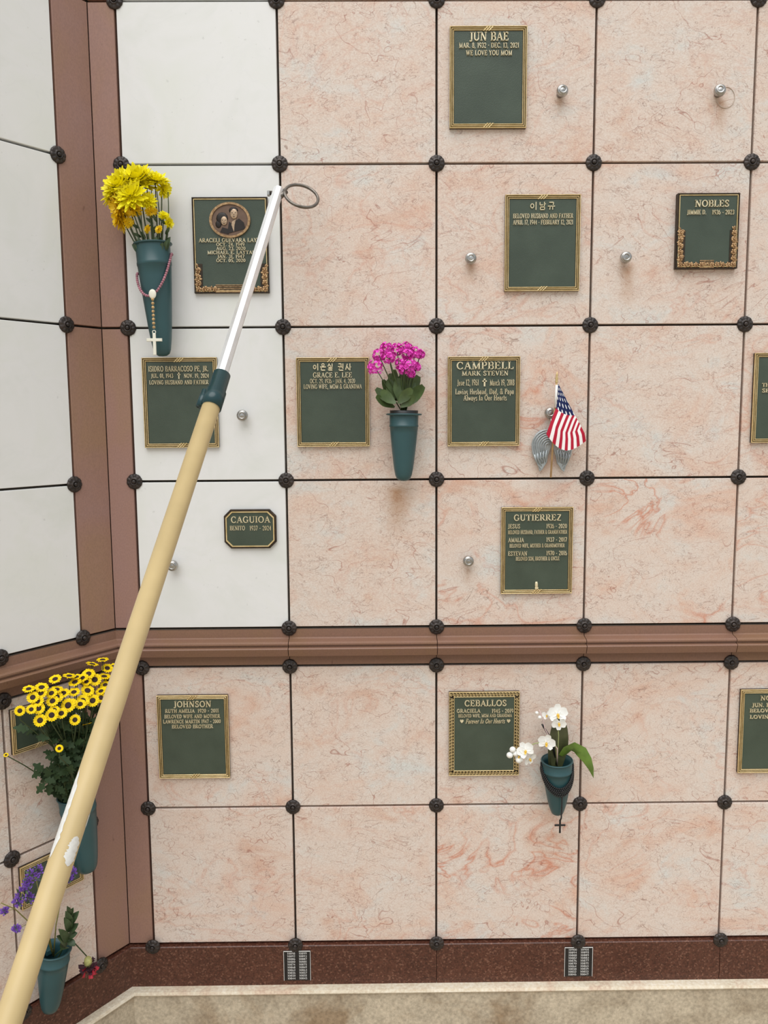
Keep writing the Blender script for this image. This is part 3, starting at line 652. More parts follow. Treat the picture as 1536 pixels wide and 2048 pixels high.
plaque([(1003, 1015), (1146, 1014), (1144, 1187), (1002, 1187)], 'tie', 'green bronze plaque with seven lettered lines and a small praying hands emblem',
       [('GUTIERREZ', 1075, 1035, 95, 12.5), ('JESUS', 1028, 1052.5, 24, 8.5), ('1936 - 2020', 1113, 1052, 41, 8.5), ('BELOVED HUSBAND, FATHER & GRANDFATHER', 1075, 1064, 118, 7.5), ('AMALIA', 1032, 1080, 31, 8.5), ('1937 - 2017', 1113, 1079, 41, 8.5), ('BELOVED WIFE, MOTHER & GRANDMOTHER', 1074, 1091, 110, 7.5), ('ESTEVAN', 1035, 1107, 38, 8.5), ('1970 - 2016', 1113, 1106, 41, 8.5), ('BELOVED SON, BROTHER & UNCLE', 1075, 1117, 87, 7.5)], extra=praying)
plaque([(313, 1391), (456, 1391), (459, 1556), (319, 1556)], 'tie', 'green bronze plaque with five lettered lines on pink marble below the moulding',
       [('JOHNSON', 385, 1408, 75, 12), ('RUTH AMELIA  1920 - 2011', 384, 1421.5, 107, 7), ('BELOVED WIFE AND MOTHER', 384.5, 1432.5, 111, 7), ('LAWRENCE MARTIN 1947 - 2000', 384, 1442.7, 115, 7), ('BELOVED BROTHER', 385, 1452.7, 82, 7)])
plaque([(898, 1384), (1039, 1384), (1038, 1551), (898, 1551)], 'key', 'green bronze plaque with a Greek key border beside the white orchid',
       [('CEBALLOS', 971, 1406, 84, 12), ('GRACIELA', 937, 1421.5, 47, 7.2), ('1945 - 2019', 1005, 1421.5, 43, 7.2), ('BELOVED WIFE, MOM AND GRANDMA', 970, 1431, 107, 6.2), ('<', 923.5, 1442, 8, 8), ('Forever In Our Hearts', 970, 1442, 78, 9, dict(shear=.35)), ('<', 1017, 1441.5, 8, 8)])
plaque([(1482, 1379), (1624, 1379), (1619, 1545), (1476, 1545)], 'tie', 'dark green bronze plaque beside the last rosettes below the moulding',
       [('NG', 1531, 1396, 20, 9), ('JUN. 1', 1520, 1410, 32, 7.5), ('BELOV', 1518, 1421, 37, 7), ('LOVIN', 1518, 1433.5, 37, 7)])
# plaques of the angled wall, narrower
plaque([(21, 1424), (125, 1388), (131, 1476), (27, 1510)], 'tie', 'green bronze plaque behind the daisy bouquet on the angled wall', [('MARIA', 75, 1424, 50, 9), ('1931 - 2009', 76, 1440, 46, 6)][:0], wall='l')
plaque([(38, 1737), (163, 1681), (168, 1760), (47, 1819)], 'tie', 'green bronze plaque behind the purple flowers on the angled wall', [], wall='l')
# ------------------------------------------------------------------ steel vase studs
def stud_parts():
    R = Matrix.Rotation(PI / 2, 4, 'X')
    a = MB(); a.lathe([(.0085, 0), (.0085, .016), (.0105, .0165), (.0148, .017), (.0152, .021), (.0142, .026), (.0118, .0285)], 24, R)
    b = MB(); b.lathe([(.0118, .028), (.0100, .0300), (.0070, .0305), (.0062, .0285), (.0048, .0270), (.0005, .0268)], 24, R)
    return a.mesh('shank_and_head', STEEL), b.mesh('dished_cap', STEEL)
SA, SB = stud_parts()
def stud(px, py, label, tilt=(0, 0)):
    q = at(px, py, .026)
    o = link('vase_stud', SA, None, T(q.x, 0, q.z) @ Matrix.Rotation(tilt[0], 4, 'X') @ Matrix.Rotation(tilt[1], 4, 'Z')); tag(o, label, 'stud', 'steel vase studs'); link('dished_cap', SB, o)
stud(1124, 182, 'bare steel stud right of the tall plaque in the topmost panel row', (-.12, .1))
stud(1443, 181, 'steel stud with a rust streak on a blank pink panel', (-.1, -.1))
stud(942, 516, 'bare steel stud left of the thin Korean name plaque')
stud(1253, 514, 'steel stud left of the small flower-cornered plaque')
stud(484, 831, 'bare steel stud on white marble right of the pole collar')
stud(344, 1132, 'steel stud on white marble half behind the yellow pole')
stud(937, 1123, 'bare steel stud left of the praying hands plaque')
stud(1101, 826, 'steel stud holding the small flag stick')
q = at(1452, 194, .004); m = MB(); m.tube([(q.x + .024 * math.cos(2 * PI * i / 32), -.0012, q.z + .026 * math.sin(2 * PI * i / 32)) for i in range(32)], .0008, 6, True); tag(m.build('wire_ring', simple('pale_wire', (.55, .45, .36), .5)), 'thin pale wire ring hanging behind a steel stud', 'ring')
# ------------------------------------------------------------------ number signs on the granite
def numsign(x0, y0, x1, y1, first, label):
    a = at(x0, y0, .012); b = at(x1, y1, .012); w = b.x - a.x; h = a.z - b.z; cx, cz = (a.x + b.x) / 2, (a.z + b.z) / 2
    t = thing('number_sign', label, 'sign', T(cx, -.012, cz), 'niche number signs'); m = MB()
    m.box(-w / 2, w / 2, -.003, 0, -h / 2, h / 2, None, .0004); m.build('sign_plate', BLACK, t)
    m = MB(); e = .0011
    m.box(-w / 2, w / 2, -.0036, -.002, h / 2 - e * 1.6, h / 2); m.box(-w / 2, -w / 2 + e, -.0036, -.002, -h / 2, h / 2 - e); m.box(w / 2 - e, w / 2, -.0036, -.002, -h / 2, h / 2 - e); m.build('sign_edge', SIGNW, t)
    for c in (0, 1):
        for r in range(10):
            zz = h / 2 - .0075 - r * (h - .011) / 9.35
            link('number', text_mesh(str(first - 6 * r + c), (-.215 if c == 0 else .215) * w, zz, w * .29, .0058, -.0033, .0008, SIGNW, 'number', bold=.85), t)
numsign(567, 1901, 622, 1959, 10898, 'black number sign on the granite under the white and pink panel joint')
numsign(1129, 1893.5, 1184, 1951, 10900, 'black number sign on the granite below the orchid vase')
# ------------------------------------------------------------------ carrying pole with a ring, leaning on the wall
TIP = at(557, 380, .085); dT = (TIP - CAM).dot(FW); kk = dT * 30.8
def dep(y): return kk / (37.5 + (y - 805) * (57.1 - 37.5) / (2048 - 805)) if y > 805 else kk / (30.8 + (y - 380) * (37.5 - 30.8) / (805 - 380))
PJ = atd(425, 806, dep(806)); PB = atd(15, 2048, dep(2048)); d_ = (PB - PJ).normalized(); PF = PJ + d_ * ((PJ.z - .004) / -d_.z)
RY = .0187
pole = thing('vase_pole', 'long cream yellow pole with aluminium tip leaning across the wall', 'pole', T(PF.x, PF.y, 0))
PI0 = pole.matrix_world.inverted()
def pl(v): return PI0 @ v
m = MB(); m.tube([pl(PF), pl(PF.lerp(PJ, .5)), pl(PJ)], RY, 28); m.build('yellow_shaft', POLEY, pole)
ax = (TIP - PJ).normalized(); c0 = PJ - d_ * -.0
m = MB(); col0 = PJ + d_ * .012
m.tube([pl(col0), pl(PJ - d_ * .030)], RY + .0026, 28); m.tube([pl(PJ - d_ * .030), pl(PJ - d_ * .0305), pl(PJ - d_ * .078)], [RY + .0026, RY + .0004, RY - .0003], 28)
cl = m.build('locking_collar', COLLAR, pole)
sd = d_.cross(FW).normalized(); sd = sd if sd.dot(RT) < 0 else -sd
kb = PJ - d_ * .008 + sd * (RY + .004)
m = MB(); m.tube([pl(kb - d_ * .020), pl(kb + d_ * .022)], [.0075, .0085], 12); m.build('clamp_lug', COLLAR, cl)
m = MB(); m.tube([pl(PJ - ax * .01), pl(TIP)], .0138, 8, smooth=False); m.build('aluminium_tube', ALU, pole)
m = MB(); m.tube([pl(TIP - ax * .002), pl(TIP + ax * .004)], [.0138, .0105], 8, smooth=False); m.build('tube_end_cap', ALU, pole)
# ring and its clamp
RC = at(603, 392, .085); RR = .0425; a25 = math.radians(24); A_ = Vector((math.cos(a25), 0, -math.sin(a25))); B_ = Vector((math.sin(a25) * .74, .67, math.cos(a25) * .74)).normalized(); B_ = (B_ - A_ * A_.dot(B_)).normalized()
m = MB(); m.tube([pl(RC + (A_ * math.cos(2 * PI * i / 48) + B_ * math.sin(2 * PI * i / 48)) * RR) for i in range(48)], .0039, 10, True); m.build('holding_ring', RINGM, pole)
N_ = RC - A_ * RR
m = MB(); m.tube([pl(N_), pl(TIP - ax * .02)], .0032, 8); m.tube([pl(TIP - ax * .012 - RT * .019), pl(TIP - ax * .012 + RT * .019)], .0055, 10); m.tube([pl(TIP - ax * .030 + RT * .008), pl(TIP - ax * .006 + RT * .020)], .0065, 10); m.build('ring_clamp', RINGM, pole)
m = MB(); q = TIP - ax * .014 - RT * .019; m.tube([pl(q), pl(q - RT * .006)], .0075, 6, smooth=False); m.build('clamp_bolt', STEEL, pole)
# worn patches where the paint has come off
vsd = (CAM - atd(151, 1640, dep(1640))).normalized(); vsd = (vsd - d_ * vsd.dot(d_)).normalized(); us = d_.cross(vsd); us = us if us.dot(RT) > 0 else -us
def worn(y0, y1, a0, a1, seed):
    rnd = random.Random(seed); m = MB(); n, k = 26, 8; vs = []; fs = []
    ca = (a0 + a1) / 2; ha = (a1 - a0) / 2; prev = 0
    for i in range(n + 1):
        u = i / n; yy = y0 + (y1 - y0) * u
        t = (atd(425 + (yy - 806) * (15 - 425) / (2048 - 806), yy, dep(yy)) - PJ).dot(d_); c = PJ + d_ * t
        taper = min(1, 4.5 * u, 4.5 * (1 - u)) ** .6; l = ha * taper * (1 + rnd.uniform(-.25, .12)); r = ha * taper * (1 + rnd.uniform(-.3, .12))
        for j in range(k + 1):
            an = math.radians(ca - l + (l + r) * j / k); vs.append(pl(c + (us * math.cos(an) + vsd * math.sin(an)) * (RY + .0003)))
    for i in range(n):
        for j in range(k):
            a = i * (k + 1) + j; fs.append((a, a + 1, a + k + 2, a + k + 1))
    m.add(vs, fs, None, True); m.build('worn_patch', BARE, pole)
worn(1545, 1722, 132, 178, 3); worn(1672, 1732, 26, 84, 5); worn(1622, 1652, 8, 24, 8)
# ------------------------------------------------------------------ vases
def vase(fn, px, py, off, M0, L, r, rim, mat, label, tilt=(0, 0), rimdrop=0.0, taper=.60):
    inv = M0.inverted(); c = inv @ fn(px, py, off); base = c.copy()
    M = M0 @ T(c) @ Matrix.Rotation(tilt[0], 4, 'Y') @ Matrix.Rotation(tilt[1], 4, 'X')
    t = thing('hanging_vase', label, 'vase', M @ T(0, 0, -L), 'teal plastic niche vases')
    rb = r * taper
    body = [(.001, 0), (rb * .45, .001), (rb * .78, .006), (rb * .95, .016)]
    for i in range(1, 9):
        u = i / 8; body.append((rb * .95 + (r - rb * .95) * (u ** .75), .016 + (L * .80 - .016) * u))
    body += [(r + .0012, L * .805), (r + .0014, L * .83), (r + .0004, L * .835), (r + .0010, L * .97), (r + .001, L - .004)]
    inner = [(r - .002, L - .003), (r - .003, L * .85), (r * .8, L * .72)]
    m = MB(); m.lathe(body, 40, hi=False); m.build('vase_body', mat, t)
    m = MB(); m.lathe([(r, L - .0055), (rim - .002, L - .0045), (rim, L - .0025), (rim - .001, L - .0006), (rim - .004, L), (r + .001, L - .001), (r - .0025, L - .002), (r - .004, L * .9), (r * .80, L * .55), (rb * .80, L * .20), (rb * .6, L * .08)], 40, lo=False); m.build('rim', mat, t)
    m = MB(); m.box(-.009, .009, 0, off + .002 - .0, L * .86, L * .93, None, .001); m.build('wall_clip', mat, t, Matrix.Rotation(-tilt[1], 4, 'X'))
    return t, M @ T(0, 0, -L)
V1, M1 = vase(at, 305, 487, .056, BMAT, .285, .0425, .0495, VASE, 'tall teal vase of yellow chrysanthemums with a pink rosary', (-.055, .0), taper=.55)
V2, M2 = vase(at, 808, 827, .052, BMAT, .178, .0372, .0475, VASE, 'teal vase holding the magenta flowering plant', (.012, .0), taper=.62)
V3, M3 = vase(at, 1114, 1519, .054, BMAT, .165, .0405, .0445, VASE, 'teal vase of the white orchid with a black rosary', (-.035, .06), taper=.52)
V4, M4 = vase(atl, 152, 1588, .060, LMAT, .225, .0445, .0490, VASE, 'teal vase holding the yellow daisies on the angled wall', (-.10, .0), taper=.62)
V5, M5 = vase(atl, 108, 1897, .056, LMAT, .178, .0390, .0440, VASE, 'teal vase with wilted purple and red flowers above the granite', (.06, .10), taper=.62)
# ------------------------------------------------------------------ plant materials
YEL = simple('yellow_petal', (1.0, .84, .006), .5, var=.12, scale=90)
YELO = simple('golden_petal', (.95, .62, .008), .5, var=.15, scale=90)
YELL = simple('daisy_petal', (.95, .66, .004), .6, var=.10, scale=120, spec=.2)
BRN = simple('daisy_centre', (.030, .012, .008), .8, var=.3, scale=300)
STEM = simple('dark_green_stem', (.040, .062, .018), .55)
DLEAF = simple('daisy_leaf', (.030, .055, .020), .6, var=.3, scale=40, spec=.25)
MAG = simple('magenta_petal', (.86, .06, .52), .5, var=.35, scale=160)
KLEAF = simple('succulent_leaf', (.062, .098, .028), .42, var=.35, scale=30)
OWH = simple('orchid_white', (.86, .86, .82), .45, var=.05, scale=60)
OYE = simple('orchid_lip', (.80, .50, .06), .5)
OLEAF = simple('orchid_leaf_underside', (.055, .060, .024), .38, var=.4, scale=25)
OLEAFG = simple('orchid_green_leaf', (.11, .19, .028), .38, var=.3, scale=25)
PURP = simple('purple_statice', (.17, .07, .38), .6, var=.4, scale=200)
OLIVE = simple('olive_stem', (.20, .19, .045), .6, var=.3)
RED = simple('crimson_petal', (.45, .012, .035), .5, var=.3, scale=200)
DRED = simple('dried_dark_petal', (.045, .010, .018), .7, var=.4, scale=200)
BUD = simple('pale_green_bud', (.42, .40, .14), .55, var=.25, scale=120)
SPRIG = simple('dark_sprig_leaf', (.040, .072, .026), .45, var=.35, scale=60)
CAMD = (CAM - at(300, 400)).normalized()
def stem(obj_root, path, r0, r1, mat=STEM, name='stem', n=6):
    inv = obj_root.matrix_world.inverted(); m = MB(); k = len(path)
    m.tube([inv @ Vector(p) for p in path], [r0 + (r1 - r0) * i / (k - 1) for i in range(k)], n); return m.build(name, mat, obj_root)
def curve(a, b, sag, n=7):
    a = Vector(a); b = Vector(b); s = Vector(sag); return [a.lerp(b, i / (n - 1)) + s * math.sin(PI * i / (n - 1)) for i in range(n)]
# chrysanthemum heads: layers of long narrow petals
def mum_mesh(name, seed, mat, spread=1.0, droop=.0):
    rnd = random.Random(seed); m = MB()
    for lay, (n, tilt, L) in enumerate(((20, 8, 1.0), (18, 26, .95), (15, 44, .82), (11, 62, .66), (6, 80, .5))):
        for i in range(n):
            a = 2 * PI * (i + .5 * (lay % 2)) / n + rnd.uniform(-.1, .1); el = math.radians(tilt * spread - droop + rnd.uniform(-9, 9)); l = L * rnd.uniform(.85, 1.08)
            d = Vector((math.cos(a) * math.cos(el), math.sin(a) * math.cos(el), math.sin(el)))
            up = Vector((-math.cos(a) * math.sin(el), -math.sin(a) * math.sin(el), math.cos(el)))
            m.blade(d * .10 + Vector((0, 0, .05)), d * l + Vector((0, 0, .05)), .23, up, -.10, .5, lambda u: min(1, .45 + 1.1 * u) * (1 if u < .8 else max(.25, (1.06 - u) / .26)), 4)
    return m.mesh(name, mat)
MUMS = [mum_mesh('petals', 1, YEL), mum_mesh('petals', 2, YEL, .9, 8), mum_mesh('petals', 3, YELO, .8, 25)]
def calyx_mesh():
    m = MB(); m.lathe([(.06, -.22), (.16, -.12), (.24, .0), (.20, .06)], 12); return m.mesh('calyx', STEM)
CALYX = calyx_mesh()
def mum(px, py, off, nrm, r, kind, label, foot, sag=(0, 0, 0), group='yellow chrysanthemums in the tall vase'):
    r *= 1.10
    hp = at(px, py, off); b = M1 @ Vector((foot[0], foot[1], .235)); t = thing('chrysanthemum', label, 'flower', T(b), group)
    N = Vector(nrm).normalized()
    stem(t, curve(b, hp - N * r * .15, sag), .0019, .0014)
    Mh = t.matrix_world.inverted() @ frame_z(N, hp, random.uniform(0, 6)) @ Matrix.Scale(r, 4)
    link('petals', MUMS[kind], t, Mh); link('calyx', CALYX, t, Mh); return t
LM = 'full yellow chrysanthemum head in the tall vase'
mum(243, 374, .085, (-.35, -.75, .5), .046, 0, LM, (-.015, -.015)); mum(276, 362, .075, (.0, -.7, .7), .046, 0, LM, (-.005, -.01))
mum(262, 392, .105, (-.1, -.9, .35), .042, 1, LM, (.0, -.02)); mum(226, 388, .075, (-.75, -.5, .25), .036, 1, LM, (-.02, -.0))
mum(311, 362, .070, (.25, -.45, .85), .034, 1, LM, (.012, -.005)); mum(293, 372, .06, (.1, -.6, .8), .034, 0, LM, (.008, .005))
mum(236, 412, .09, (-.55, -.6, -.35), .036, 2, 'drooping golden chrysanthemum at the side of the tall vase', (-.015, -.01))
mum(238, 437, .075, (-.85, -.4, -.2), .036, 2, 'sideways yellow chrysanthemum lowest beside the brown strip', (-.02, -.008))
mum(262, 418, .095, (-.15, -.55, -.8), .026, 2, 'small drooping golden chrysanthemum under the full heads', (-.004, -.015))
mum(326, 378, .065, (.8, -.45, -.1), .024, 1, 'small yellow chrysanthemum turned toward the portrait plaque', (.02, -.01))
mum(296, 402, .085, (.3, -.8, .2), .022, 1, 'small yellow chrysanthemum among the bare stems', (.01, -.02))
mum(303, 424, .080, (.4, -.6, -.6), .016, 2, 'tiny yellow chrysanthemum bud among the bare stems', (.012, -.022))
mum(327, 432, .075, (.2, -.7, .5), .014, 1, 'tiny half-open yellow chrysanthemum near the vase rim', (.022, -.018))
mum(337, 446, .070, (.8, -.4, -.1), .015, 1, 'tiny yellow chrysanthemum bud leaning over the vase rim', (.026, -.012))
mum(294, 458, .085, (-.6, -.7, .1), .011, 2, 'withered tiny chrysanthemum bud just above the vase rim', (.0, -.028))
mum(317, 458, .085, (-.4, -.8, .3), .011, 2, 'withered tiny chrysanthemum bud beside the long bare stem', (.014, -.026))
mum(258, 445, .085, (.5, -.8, -.1), .014, 2, 'small withered chrysanthemum beside the sideways head', (-.014, -.02))
for i, (tx, ty, fx, lab) in enumerate(((336, 384, .027, 'long flowerless chrysanthemum stem standing at the vase edge'), (281, 402, -.010, 'flowerless green chrysanthemum stem among the yellow heads'), (268, 396, -.018, 'flowerless green chrysanthemum stem among the yellow heads'), (303, 380, .006, 'flowerless green chrysanthemum stem among the yellow heads'), (313, 376, .013, 'flowerless green chrysanthemum stem among the yellow heads'))):
    b = M1 @ Vector((fx, -.012, .235)); e = at(tx, ty, .07); t = thing('flowerless_chrysanthemum', lab, 'cut flower', T(b), 'flowerless stems in the tall vase')
    s_ = stem(t, curve(b, e, (.006 * (-1) ** i, 0, 0)), .0017, .0011)
    m = MB(); inv = t.matrix_world.inverted()
    for k in range(4):
        p = b.lerp(e, .12 + .14 * k); dr = Vector((random.uniform(-1, 1), -.4, random.uniform(.1, .9))).normalized(); m.blade(inv @ p, inv @ (p + dr * .022), .008, CAMD, .1, .3)
    lf = m.build('leaf', SPRIG, t)
for i in range(9):
    a = -2.9 + i * .34; b = M1 @ Vector((.022 * math.cos(a), .022 * math.sin(a), .25)); e = b + Vector((.028 * math.cos(a), -.016, .030 + .008 * (i % 3)))
    t = thing('loose_leaf', 'small dark leaf at the mouth of the tall vase', 'leaf', T(b), 'small leaves at the mouth of the tall vase')
    m = MB(); m.blade((0, 0, 0), e - b, .013, CAMD, .12, .3); m.build('leaf_blade', SPRIG, t)
# ------------------------------------------------------------------ rosaries
PBEAD = simple('pink_bead', (.38, .16, .20), .35, var=.4, scale=150); CREAM = simple('cream_plastic', (.80, .78, .66), .45, var=.04); GBEAD = simple('golden_bead', (.55, .36, .16), .35, var=.5, scale=150)
def beads(path, r, step, m):
    acc = 0; last = Vector(path[0]); m.ball(last, r, 8, 6)
    for a, b in zip(path, path[1:]):
        a = Vector(a); b = Vector(b); L = (b - a).length; p = step - acc
        while p <= L: m.ball(a.lerp(b, p / L), r, 8, 6); p += step
        acc = L - (p - step)
def rosary(name, label, M, r, ztop, drop, power, br, step, mat, zlift=0.0):
    t = thing(name, label, 'rosary', M); path = []
    for i in range(41):
        ph = -PI * .60 + 1.20 * PI * i / 40; c = math.cos(ph)
        path.append(((r) * math.sin(ph), -(r) * c, ztop + zlift * math.sin(ph) - drop * max(0, c) ** power))
    m = MB(); beads(path, br, step, m); o = m.build('bead_loop', mat, t); o['kind'] = 'stuff'
    return t
rz1 = rosary('pink_rosary', 'pink bead rosary with a cream cross draped over the tall vase', M1, .046, .235, .085, 1.3, .0036, .0066, PBEAD, .022)
i1 = rz1.matrix_world.inverted(); medal = at(305, 588, .056 + .050); crs = at(309, 686, .056 + .046)
m = MB(); m.ball((0, 0, 0), .0105, 16, 10, (.9, .3, 1.15)); m.build('oval_medal', CREAM, rz1, i1 @ T(medal))
m = MB(); beads([i1 @ (medal + Vector((0, -.001, -.013))), i1 @ (crs + Vector((0, 0, .030)))], .0040, .0098, m); o = m.build('hanging_beads', GBEAD, rz1); o['kind'] = 'stuff'
m = MB(); m.box(-.0038, .0038, -.002, .002, -.030, .024, None, .0008); m.box(-.0195, .0195, -.0022, .0022, .004, .0115, None, .0008); m.tube([(.004 * math.cos(2 * PI * i / 14), 0, .0275 + .004 * math.sin(2 * PI * i / 14)) for i in range(14)], .0011, 6, True); m.build('cross', CREAM, rz1, i1 @ T(crs))
rz3 = thing('black_rosary', 'black bead rosary and small cross draped over the orchid vase', 'rosary', M3)
m = MB()
for dz, rr, zl in ((.108, .0445, .004), (.102, .0450, -.002), (.113, .0440, .006), (.096, .0445, .0), (.118, .0435, .002)):
    path = []
    for i in range(41):
        ph = -PI * .62 + 1.24 * PI * i / 40; c = math.cos(ph); zz = dz + zl * math.sin(ph) + .034 - .052 * max(0, c) ** 1.1
        path.append((rr * math.sin(ph) * (.90 + .10 * (zz / .16)), -rr * c * (.92 + .08 * (zz / .16)), zz))
    beads(path, .0028, .0050, m)
o = m.build('bead_loop', BLACK, rz3); o['kind'] = 'stuff'
i3 = rz3.matrix_world.inverted(); cr3 = at(1120, 1652, .065)
m = MB(); beads([Vector((.004, -.044, .095)), Vector((.004, -.040, .05)), Vector((.004, -.032, .008)), i3 @ (cr3 + Vector((0, 0, .016)))], .0024, .0044, m); o = m.build('hanging_beads', BLACK, rz3); o['kind'] = 'stuff'
m = MB(); m.box(-.0024, .0024, -.0016, .0016, -.018, .016, None, .0006); m.box(-.0125, .0125, -.0017, .0017, .0, .0048, None, .0006)
for x_, z_ in ((-.0125, .0024), (.0125, .0024), (0, -.018), (0, .016)): m.ball((x_, 0, z_), .0032, 8, 6, (1, .6, 1))
m.build('cross', BLACK, rz3, i3 @ T(cr3))
# ------------------------------------------------------------------ magenta kalanchoe in the second vase
kp = thing('kalanchoe_plant', 'magenta flowering succulent plant in a black liner pot', 'plant', M2 @ T(0, 0, .16)); ik = kp.matrix_world.inverted()
def kq(zx, zy, off): return at(730 + zx / 11.815, 680 + zy / 11.815, off)
m = MB(); m.lathe([(.030, 0), (.0365, .012), (.0372, .026), (.034, .0262), (.032, .020), (.002, .019)], 28); m.build('liner_pot', BLACK, kp)
KW = lambda u: (math.sin(PI * min(1, u * .90 + .05)) ** .55) * (.55 + .45 * min(1, u * 2.2))
for (bx, by, bo), (tx, ty, to), w, mt, bd in (((700, 1590, .075), (262, 1330, .085), .022, KLEAF, .12), ((730, 1480, .085), (255, 1150, .075), .024, KLEAF, .14), ((720, 1500, .09), (380, 1200, .10), .026, KLEAF, .12), ((860, 1590, .085), (1385, 1085, .085), .030, KLEAF, .16), ((780, 1500, .095), (1110, 1150, .105), .024, KLEAF, .10), ((840, 1580, .090), (1180, 1330, .11), .022, KLEAF, .15),
        ((740, 1440, .06), (600, 790, .045), .026, KLEAF, -.05), ((780, 1440, .065), (690, 700, .055), .020, KLEAF, .05), ((830, 1440, .06), (900, 800, .045), .030, KLEAF, -.05), ((880, 1440, .055), (1080, 830, .04), .030, KLEAF, .05), ((920, 1440, .05), (1265, 850, .04), .030, KLEAF, .08), ((680, 1420, .05), (425, 940, .04), .020, KLEAF, .08), ((800, 1440, .075), (780, 900, .07), .026, KLEAF, .02), ((900, 1420, .07), (1160, 1000, .06), .026, KLEAF, .06), ((690, 1400, .07), (560, 930, .06), .026, KLEAF, .02)):
    m = MB(); m.blade(ik @ kq(bx, by, bo), ik @ kq(tx, ty, to), w * 1.15, CAMD + Vector((0, 0, .6)), -bd, .22, KW, 8); m.build('leaf', mt, kp)
for k, (cx_, cy_, r_, o_) in enumerate(((240, 650, 160, .085), (330, 360, 130, .075), (570, 430, 120, .090), (500, 200, 130, .055), (760, 230, 130, .060), (980, 190, 120, .050), (1010, 340, 120, .085), (1180, 310, 130, .065), (1300, 340, 95, .055), (850, 560, 125, .090), (1050, 600, 140, .095), (1215, 640, 95, .075), (930, 690, 115, .095), (1095, 800, 75, .085))):
    c = kq(cx_, cy_, o_); rr = 1.12 * r_ / 11.815 * 2.1 / F; rnd = random.Random(k)
    stem(kp, curve(M2 @ Vector((.004 * (k % 3 - 1), 0, .18)), c, (0, 0, 0), 4), .0016, .0012, KLEAF)
    m = MB()
    for q in range(60):
        zz = rnd.uniform(-.75, 1); an = rnd.uniform(0, 2 * PI); s_ = math.sqrt(1 - zz * zz); d = Vector((s_ * math.cos(an), s_ * math.sin(an), zz)); P = c + d * rr * rnd.uniform(.72, 1.0)
        x_ = d.orthogonal().normalized(); y_ = d.cross(x_); sp = rnd.uniform(0, 6)
        for e in range(5):
            aa = sp + e * 2 * PI / 5; dd = (x_ * math.cos(aa) + y_ * math.sin(aa)) * .9 + d * .45
            m.blade(ik @ P, ik @ (P + dd.normalized() * .0058), .0042, d, -.1, .3, None, 2)
    m.build('flower_cluster', MAG, kp)
# ------------------------------------------------------------------ white orchid in the third vase
op = thing('orchid_plant', 'white moth orchid with one upright and one arching leaf', 'plant', M3 @ T(0, 0, .135)); io = op.matrix_world.inverted()
def oq(zx, zy, off): return at(1000 + zx / 7.68, 1380 + zy / 7.68, off)
ob = M3 @ Vector((0, 0, .140))
m = MB(); m.blade(io @ (ob + Vector((-.008, -.005, 0))), io @ oq(905, 440, .055), .062, CAMD, .02, .18, lambda u: .62 + .38 * math.sin(PI * u) if u < .85 else .85 * ((1.001 - u) / .15) ** .5, 10); m.build('upright_leaf', OLEAF, op)
m = MB(); m.blade(io @ (ob + Vector((-.014, -.010, 0))), io @ oq(800, 540, .06), .020, CAMD, .02, .3, None, 8); m.build('upright_leaf', OLEAF, op)
m = MB(); P = [oq(950, 1020, .062), oq(1040, 920, .070), oq(1150, 890, .080), oq(1260, 960, .085), oq(1350, 1090, .085), oq(1410, 1230, .080), oq(1440, 1360, .075)]; vs = []; fs = []
for i, p in enumerate(P):
    t_ = (P[min(i + 1, 6)] - P[max(i - 1, 0)]).normalized(); sdv = t_.cross(CAMD).normalized(); w_ = (.012, .017, .0195, .018, .014, .008, .001)[i]
    vs += [io @ (p + sdv * w_ + Vector((0, .006, .002))), io @ p, io @ (p - sdv * w_ * .9 + Vector((0, .004, 0)))]
for i in range(6): a = i * 3; fs += [(a, a + 1, a + 4, a + 3), (a + 1, a + 2, a + 5, a + 4)]
m.add(vs, fs, None, True); o = m.build('arching_leaf', OLEAFG, op)
stem(op, [ob, oq(800, 780, .075), oq(690, 600, .08), oq(645, 525, .08)], .0030, .0024, BLACK, 'cut_spike')
stem(op, [ob, oq(880, 900, .09), oq(780, 760, .09), oq(690, 600, .085), oq(660, 440, .08), oq(600, 300, .075)], .0018, .0009, simple('pale_pink_stem', (.62, .46, .44), .5), 'flower_spike')
stem(op, [ob, oq(860, 860, .09), oq(700, 800, .10), oq(540, 820, .10), oq(400, 880, .10), oq(220, 960, .09)], .0018, .0012, simple('pale_green_stem', (.30, .34, .14), .5), 'flower_spike')
stem(op, [ob, oq(900, 700, .085), oq(880, 430, .075)], .0018, .0012, simple('pale_green_stem_2', (.30, .34, .14), .5), 'flower_spike')
PW = lambda u: math.sin(PI * min(1, .08 + u * .80)) ** .6
def blossom(zx, zy, off, nrm, r, spin, drop=()):
    c = oq(zx, zy, off); N = Vector(nrm).normalized(); x_ = (RT - N * RT.dot(N)).normalized(); z_ = x_.cross(N); z_ = z_ if z_.z > 0 else -z_
    m = MB()
    for k, (a, L, w) in enumerate(((90, 1.0, .72), (20, 1.0, 1.0), (160, 1.0, 1.0), (215, .9, .62), (325, .9, .62))):
        if k in drop: continue
        aa = math.radians(a + spin); d = x_ * math.cos(aa) + z_ * math.sin(aa)
        m.blade(io @ (c + d * r * .06), io @ (c + d * r * L + N * r * .10), r * w, N, -.10, .16, PW, 6)
    b = m.build('blossom', OWH, op)
    m = MB(); m.ball(io @ (c + N * r * .14 - z_ * r * .10), r * .15, 8, 6, (1, 1, 1.2)); m.blade(io @ (c - z_ * r * .1 + N * .1 * r), io @ (c - z_ * r * .42 + N * r * .28), r * .26, N, .1, .5); m.build('lip', OYE, b)
blossom(885, 370, .085, (.05, -.95, .2), .0275, 0); blossom(905, 505, .095, (0, -.95, -.15), .0205, 180)
